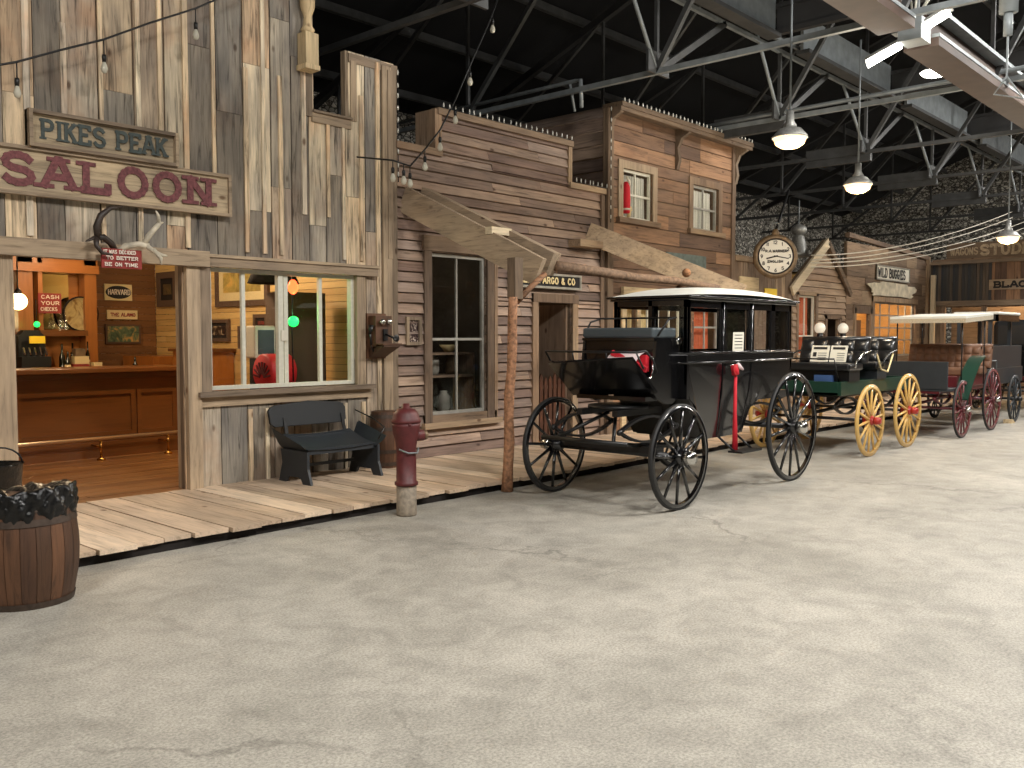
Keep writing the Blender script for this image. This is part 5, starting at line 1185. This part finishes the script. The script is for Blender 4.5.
# driver's box
sy0, sy1 = 4.86, 5.68
MB().box((7.34,sy0,1.18),(7.74,sy1,1.56)).build('driver_box', K, cch, .01)
BOOT = [(7.34,1.56),(7.74,1.56),(7.74,1.0),(7.62,.94),(7.5,.94),(7.36,1.0),(7.22,1.12),(6.98,1.3),(6.93,1.36),(6.96,1.36),(7.18,1.19),(7.26,1.2),(7.3,1.26)]
for yy in (sy0-.03, sy1): MB().prism(BOOT, lambda u,v,d,yy=yy: (u,yy+d,v), 0, .03).build('boot_side', K, cch)
MB().box((7.2,sy0,.98),(7.74,sy1,1.02)).build('boot_floor', K, cch)
MB().bar((7.26,5.27,1.04),(6.90,5.3,1.37), 1.02,.03,(1,0,.5)).build('toe_board', K, cch)
MB().tube([(7.02,4.76,1.3),(6.9,4.76,1.45),(6.9,5.84,1.45),(7.02,5.84,1.3)], .011, 8).tube([(6.9,5.1,1.45),(6.92,5.1,1.36)], .009, 6).tube([(6.9,5.5,1.45),(6.92,5.5,1.36)], .009, 6).tube([(6.9,4.76,1.45),(7.05,4.76,1.46),(7.2,4.78,1.38),(7.3,4.8,1.25)], .011, 8).build('toe_rail', I_, cch)
MB().box((7.30,sy0-.01,1.58),(7.72,sy1+.01,1.68)).build('driver_cushion', M['slateseat'], cch, .02)
MB().box((7.31,sy0-.02,1.555),(7.74,sy1+.02,1.58)).build('seat_board', K, cch)
MB().tube([(7.36,sy0-.03,1.6),(7.5,sy0-.06,1.76),(7.66,sy0-.04,1.78),(7.72,sy0,1.78),(7.72,sy1,1.78),(7.66,sy1+.04,1.78),(7.5,sy1+.06,1.74),(7.36,sy1+.03,1.6)], .010, 8).tube([(7.72,5.1,1.78),(7.72,5.1,1.6)], .008, 6).tube([(7.72,5.45,1.78),(7.72,5.45,1.6)], .008, 6).build('seat_rail', I_, cch)
MB().lathe([(.03,-.01),(.045,0),(.03,.01),(.03,-.01)], (7.7,sy0-.05,1.55), 'y', 16).build('rein_ring', M['chrome'], cch, recalc=True)
MB().tube([(7.3,4.845,1.4),(7.3,4.84,1.28),(7.26,4.84,1.2),(7.2,4.84,1.2)], .010, 8).build('boot_trim', M['chrome'], cch)
# wheel guards
tag(MB().grid(lambda u,v: (7.1+.2*u, 4.93+.36*v, 1.31+.03*math.sin(u*3)+.13*u), 8, 6).build('folded_blanket', M['pinkcloth']), 'white folded blanket with red trim in the coach driver footwell', 'blanket')
tag(MB().box((7.26,4.9,1.26),(7.32,5.2,1.42)).bar((7.2,5.25,1.44),(7.22,4.86,1.28),.03,.05).build('red_cloth', M['redcloth']), 'red cloth beside the white blanket in the driver footwell', 'cloth')
t = thing('door_notice', 'white printed notice standing in the coach door window', 'notice', (8.75,4.74,1.45))
MB().prism([(8.62,1.44),(8.85,1.44),(8.86,1.64),(8.63,1.64)], lambda u,v,d: (u,Ynear-.006-d,v), 0, .004).build('paper', M['paper'], t)
m = MB()
for k in range(5): m.box((8.66,Ynear-.012,1.47+k*.034),(8.82,Ynear-.010,1.478+k*.034))
m.build('printed_lines', M['ink'], t)
t = thing('red_tassel', 'long red ribbon tassel hanging from the coach door handle', 'ribbon', (8.54,4.66,1.3))
MB().tube([(8.54,4.67,1.3),(8.56,4.66,1.2)], [.035,.04], 8).tube([(8.56,4.66,1.2),(8.555,4.66,.8),(8.53,4.64,.42)], [.016,.02,.032], 8).build('ribbon', M['redcloth'], t)
MB().tube([(8.54+.045*math.cos(k*PI/5),4.645,1.25+.05*math.sin(k*PI/5)) for k in range(11)], .012, 6).build('bow', M['red'], t)
MB().tube([(8.58,4.65,1.3),(8.66,4.63,1.25)], [.03,.012], 8).build('ribbon_end', M['pinkcloth'], t)

# --- green wagon
gw = thing('green_wagon', 'green open wagon with yellow wheels and black tufted seats', 'carriage', (12.9,5.4,0))
Y_, BL = M['yellow'], M['blackleather']
for (x, r) in ((12.13,.48),(13.54,.53)):
    for s, y in ((-1,4.62),(1,6.12)): wheel(gw, (x,y,r), r, s, Y_, M['spokeyellow'], (M['hubred'],M['hubred']), M['yellow'], 14, .019, .055, .1, .038)
    axle(gw, x, r, 4.62, 6.12, I_, .022)
for y in (4.95,5.8): spring(gw, (12.15,y,.66), .8, .22, I_); spring(gw, (13.5,y,.68), .8, .22, I_)
MB().tube([(12.1,5.37,.55),(13.6,5.37,.6)], .025, 8).box((11.9,4.95,.78),(13.9,5.8,.82)).build('under_frame', I_, gw)
MB().box((11.65,4.82,.82),(14.1,4.86,1.0)).box((11.65,5.9,.82),(14.1,5.94,1.0)).box((11.65,4.86,.82),(11.69,5.9,1.0)).box((14.06,4.86,.82),(14.1,5.9,1.0)).box((11.65,4.86,.82),(14.1,5.9,.86)).build('wagon_body', M['green'], gw, .005)
def tufted(root, x, y0, y1, z0, z1, mat, rows=2, cols=5, name='seat_back', lean=.1):
    def f(u, v):
        bulge = .035*(abs(math.sin(u*cols*PI))**.5)*(abs(math.sin(v*rows*PI))**.5)
        t_ = .05*math.sin(min(1,v*1.02)*PI/2)
        return (x+lean*v-.05-bulge, y0+(y1-y0)*u, z0+(z1-z0)*v)
    m = MB().grid(f, cols*10, rows*10)
    m.prism([(y0,z0),(y1,z0),(y1,z1),(y0,z1)], lambda u,v,d: (x+lean*(v-z0)/(z1-z0)+d,u,v), -.05, .04)
    m.tube([(x+lean-.01,y0,z1),(x+lean-.01,y1,z1)], .045, 10)
    o = m.build(name, mat, root)
    return o
for i,(x, y0, y1) in enumerate(((12.25,4.72,5.66),(13.22,4.72,5.8))):
    tufted(gw, x, y0, y1, 1.24, 1.55, BL)
    MB().box((x-.5,y0+.04,1.14),(x-.02,y1,1.24)).build('seat_cushion', BL, gw, .03)
    MB().box((x-.4,y0+.08,1.0),(x-.05,y1-.04,1.14)).build('seat_box', M['slate'] if i else M['iron'], gw)
    for yy in (y0-.02, y1+.02): MB().tube([(x+.05,yy,1.4),(x-.2,yy,1.36),(x-.42,yy,1.26),(x-.46,yy,1.18)], .014, 8).build('arm_rail', M['chrome'] if i == 0 else I_, gw)
MB().tube([(12.6,4.72,1.34),(12.75,4.72,1.14),(13.0,4.72,1.1),(13.2,4.72,1.36)], .012, 8).build('rein_loop', M['cream'], gw)
MB().tube([(11.75,4.9,1.0),(11.6,4.9,1.3),(11.62,5.8,1.3),(11.75,5.8,1.0)], .012, 8).build('dash_rail', I_, gw)
for k,(y0,y1,l) in enumerate(((5.17,5.42,'left newspaper clipping propped on the green wagon seat'),(4.92,5.15,'right newspaper clipping propped on the green wagon seat'))):
    t = thing('newspaper', l, 'newspaper', (12.1,y0,1.25))
    MB().prism([(y0,1.25),(y1,1.25),(y1,1.47),(y0,1.47)], lambda u,v,d: (12.02+.35*(v-1.25)+d,u,v), 0, .006).build('sheet', M['paper'], t)
    m = MB()
    m.prism([(y0+.03,1.42),(y1-.03,1.42),(y1-.03,1.45),(y0+.03,1.45)], lambda u,v,d: (12.015+.35*(v-1.25)+d,u,v), 0, .003)
    if k == 0: m.prism([(y1-.08,1.32),(y1-.03,1.32),(y1-.03,1.38),(y1-.08,1.38)], lambda u,v,d: (12.015+.35*(v-1.25)+d,u,v), 0, .003)
    for q in range(4): m.prism([(y0+.03,1.275+q*.03),(y1-.1,1.275+q*.03),(y1-.1,1.281+q*.03),(y0+.03,1.281+q*.03)], lambda u,v,d: (12.015+.35*(v-1.25)+d,u,v), 0, .003)
    m.build('print', M['ink'], t)
tag(MB().box((11.78,5.0,.87),(11.95,5.25,1.08)).build('parcel', plain('blue_white', (60,90,140), .6)), 'small blue parcel under the front seat of the green wagon', 'parcel')

# --- maroon surrey
su = thing('maroon_surrey', 'maroon surrey with flat fringed canopy and brown tufted seat', 'carriage', (16.1,5.1,0))
MR = M['maroon']; CZ = lambda x: 1.875+(x-15.25)*.05
for (x, r) in ((15.32,.455),(16.94,.53)):
    for s, y in ((-1,4.4),(1,5.85)): wheel(su, (x,y,r), r, s, M['maroonlight'], MR, (M['chrome'],MR), M['rubber'], 14, .016, .045, .09, .034)
    axle(su, x, r, 4.4, 5.85, MR, .022)
for y in (4.7,5.55): spring(su, (15.35,y,.62), .8, .2, MR); spring(su, (16.9,y,.64), .8, .2, MR)
MB().tube([(15.3,5.1,.5),(17,5.1,.55)], .025, 8).box((14.9,4.62,.7),(17.4,5.55,.76)).build('under_frame', MR, su)
MB().box((14.88,4.5,.76),(14.93,5.55,1.2)).box((14.88,4.5,.74),(15.5,5.55,.78)).build('dash_board', M['slate'], su, .005)
MB().box((15.7,4.6,.76),(17.3,5.5,.95)).build('surrey_body', MR, su, .01)
MB().box((15.9,4.55,.95),(16.35,5.5,1.08)).build('seat_cushion', M['tuft'], su, .03)
tufted(su, 16.4, 4.46, 5.6, 1.05, 1.42, M['tuft'], 3, 9)
tufted(su, 17.2, 4.5, 5.55, 1.05, 1.42, M['tuft'], 3, 9)
MB().box((16.75,4.55,.95),(17.2,5.5,1.08)).build('seat_cushion', M['tuft'], su, .03)
MB().grid(lambda u,v: (15.25+1.1*u, 4.3+.22*v, .62+.66*math.sin(u*1.75)**1.0*(1 if u < .9 else 1)), 14, 3).grid(lambda u,v: (15.25+1.1*u, 4.3+.22*v, .60+.66*math.sin(u*1.75)), 14, 3).build('fender', M['green'], su)
MB().grid(lambda u,v: (15.25+1.1*u, 5.7+.22*v, .62+.66*math.sin(u*1.75)), 14, 3).build('fender', M['green'], su)
for x, y in ((15.4,4.45),(15.4,5.45),(16.6,4.45),(16.6,5.45)): MB().tube([(x,y,.8),(x,y,CZ(x))], .011, 8).build('canopy_post', I_, su)
MB().prism([(15.25,CZ(15.25)),(16.75,CZ(16.75)),(16.75,CZ(16.75)+.035),(15.25,CZ(15.25)+.035)], lambda u,v,d: (u,d,v), 4.36, 5.52).build('canopy', M['canvas'], su)
m = MB()
for y in (4.36,5.51): m.prism([(15.25,CZ(15.25)-.07),(16.75,CZ(16.75)-.07),(16.75,CZ(16.75)),(15.25,CZ(15.25))], lambda u,v,d,y=y: (u,y+d,v), 0, .01)
m.box((15.25,4.37,CZ(15.25)-.07),(15.26,5.51,CZ(15.25))).box((16.74,4.37,CZ(16.75)-.07),(16.75,5.51,CZ(16.75)))
m.build('canopy_fringe', plain('fringe', (170,160,140), .8, var=.2, bs=60), su)
MB().tube([(16.0,4.45,1.2),(16.1,4.45,1.12),(16.3,4.45,1.1),(16.6,4.5,1.2)], .012, 8).build('arm_rail', I_, su)

# --- far black buggy
fb_ = thing('black_buggy', 'dark closed buggy with open side windows parked last in the row', 'carriage', (19,5,0))
for (x, r, n) in ((18.8,.44,12),(20.5,.5,12)):
    for s, y in ((-1,4.5),(1,5.9)): wheel(fb_, (x,y,r), r, s, M['slate'], M['slate'], (M['iron'],M['iron']), M['rubber'], n, .015, .045, .09, .034)
    axle(fb_, x, r, 4.5, 5.9, I_, .022)
SL_ = plain('dark_slate_body', (40,46,52), .4, coat=.4)
MB().box((17.9,4.75,.7),(20.4,5.35,1.0)).box((18.1,4.75,1.0),(18.15,5.35,1.42)).box((18.1,4.75,1.0),(20.3,4.8,1.42)).box((18.1,5.3,1.0),(20.3,5.35,1.42)).box((20.25,4.75,1.0),(20.3,5.35,1.42)).build('buggy_body', SL_, fb_, .01)
for x in (18.15,19.45):
    for y in (4.75,5.28): MB().box((x,y,1.4),(x+.07,y+.06,1.99)).build('roof_post', SL_, fb_)
MB().box((18.1,4.62,1.99),(19.6,5.4,2.04)).build('roof', M['canvas'], fb_, .02)
MB().box((18.12,4.64,1.87),(19.58,4.68,1.99)).box((18.12,5.34,1.87),(19.58,5.38,1.99)).box((18.12,4.64,1.87),(18.16,5.38,1.99)).build('roof_edge', K, fb_)
for y in (4.95,5.45): spring(fb_, (18.85,y,.62), .8, .2, I_); spring(fb_, (20.4,y,.62), .8, .2, I_)
MB().box((18.9,4.82,1.0),(19.3,5.28,1.2)).box((19.3,4.82,1.0),(19.4,5.28,1.42)).build('seat', BL, fb_)
MB().tube([(17.7,4.7,1.15),(17.7,4.7,1.4),(18.0,4.7,1.4)], .012, 6).tube([(17.75,4.72,1.15),(18.4,4.72,1.15),(18.4,4.72,.85)], .012, 6).build('step_iron', M['steellight'], fb_)
cr = thing('rear_carriage', 'dark carriage partly visible at the right edge behind the closed buggy', 'carriage', (22.3,5,0))
for (x, r) in ((21.9,.5),(23.6,.55)):
    for s, y in ((-1,4.6),(1,6.0)): wheel(cr, (x,y,r), r, s, K, K, (M['iron'],M['iron']), M['rubber'], 12, .015, .045, .09, .034)
    axle(cr, x, r, 4.6, 6.0, I_, .022)
MB().box((21.3,4.8,.75),(24,5.8,1.3)).build('carriage_body', K, cr, .02)
MB().box((22.2,4.8,1.3),(24.0,5.8,1.95)).build('hood', BL, cr, .12)
tag(MB().prism([(18.45,0),(18.7,0),(18.55,.07),(18.45,.07)], lambda u,v,d: (u,4.45+d,v), 0, .14).build('wheel_chock', wood('cream','x')), 'pale wooden chock on the floor in front of the buggy wheel', 'chock')

# ------------------------------------------------------------------ added hall fill lights, then room lamps
FILL_LIGHTS = [((-2.0,2.5,6.4),260), ((3.5,0.6,6.4),330), ((9.0,.8,6.4),330), ((15.0,1.6,6.4),330), ((21.5,2.6,6.4),330), ((28,2.2,6.4),420), ((33,1.5,6.4),420)]  # unseen area lights added to brighten the street, fronts and end wall
for (x,y,z),p in FILL_LIGHTS:
    t = thing('added_fill_light', 'square fill light added over the street, out of view', 'lamp', (x,y,z), group='added fill lights over the street')
    MB().box((x-.8,y-.8,z+.02),(x+.8,y+.8,z+.1)).build('housing', M['zinc'], t)
    MB().tube([(x,y,z+.1),(x,y,RZ(y)-.3)], .02, 6).build('rod', M['steellight'], t)
    l = light('fill_light', (x,y,z), 1.5, p, (1,.965,.915), (math.radians(14),0,0))
def point(x, y, z, e, c, r=.08):
    pl = bpy.data.lights.new('room_lamp', 'POINT'); pl.energy = e; pl.color = c; pl.shadow_soft_size = r
    po = bpy.data.objects.new('room_lamp', pl); C.objects.link(po); po.location = (x,y,z)
WARM = (1,.78,.5)
point(4.28,12.2,2.03-.2,9,WARM,.1); point(5.4,10.4,2.95,66,WARM,.25); point(5.95,8.55,1.85,1.2,(.2,1,.3),.05); point(3.2,10.2,2.9,16,WARM,.2); point(5.2,12.9,2.9,10,(1,.7,.4),.15)
point(8.2,9.6,2.6,4,(1,.85,.6)); point(10.2,9.3,2.6,5,(1,.6,.32)); point(12.6,9.5,2.3,14,WARM); point(13.2,9.2,4.4,12,(1,.92,.8)); point(23.6,9.0,2.7,42,(1,.74,.48)); point(18.8,9.2,2.3,4,WARM); point(X2+1,6.5,2.6,40,(1,.7,.4)); point(X2+1,3.5,2.6,30,(1,.7,.4))
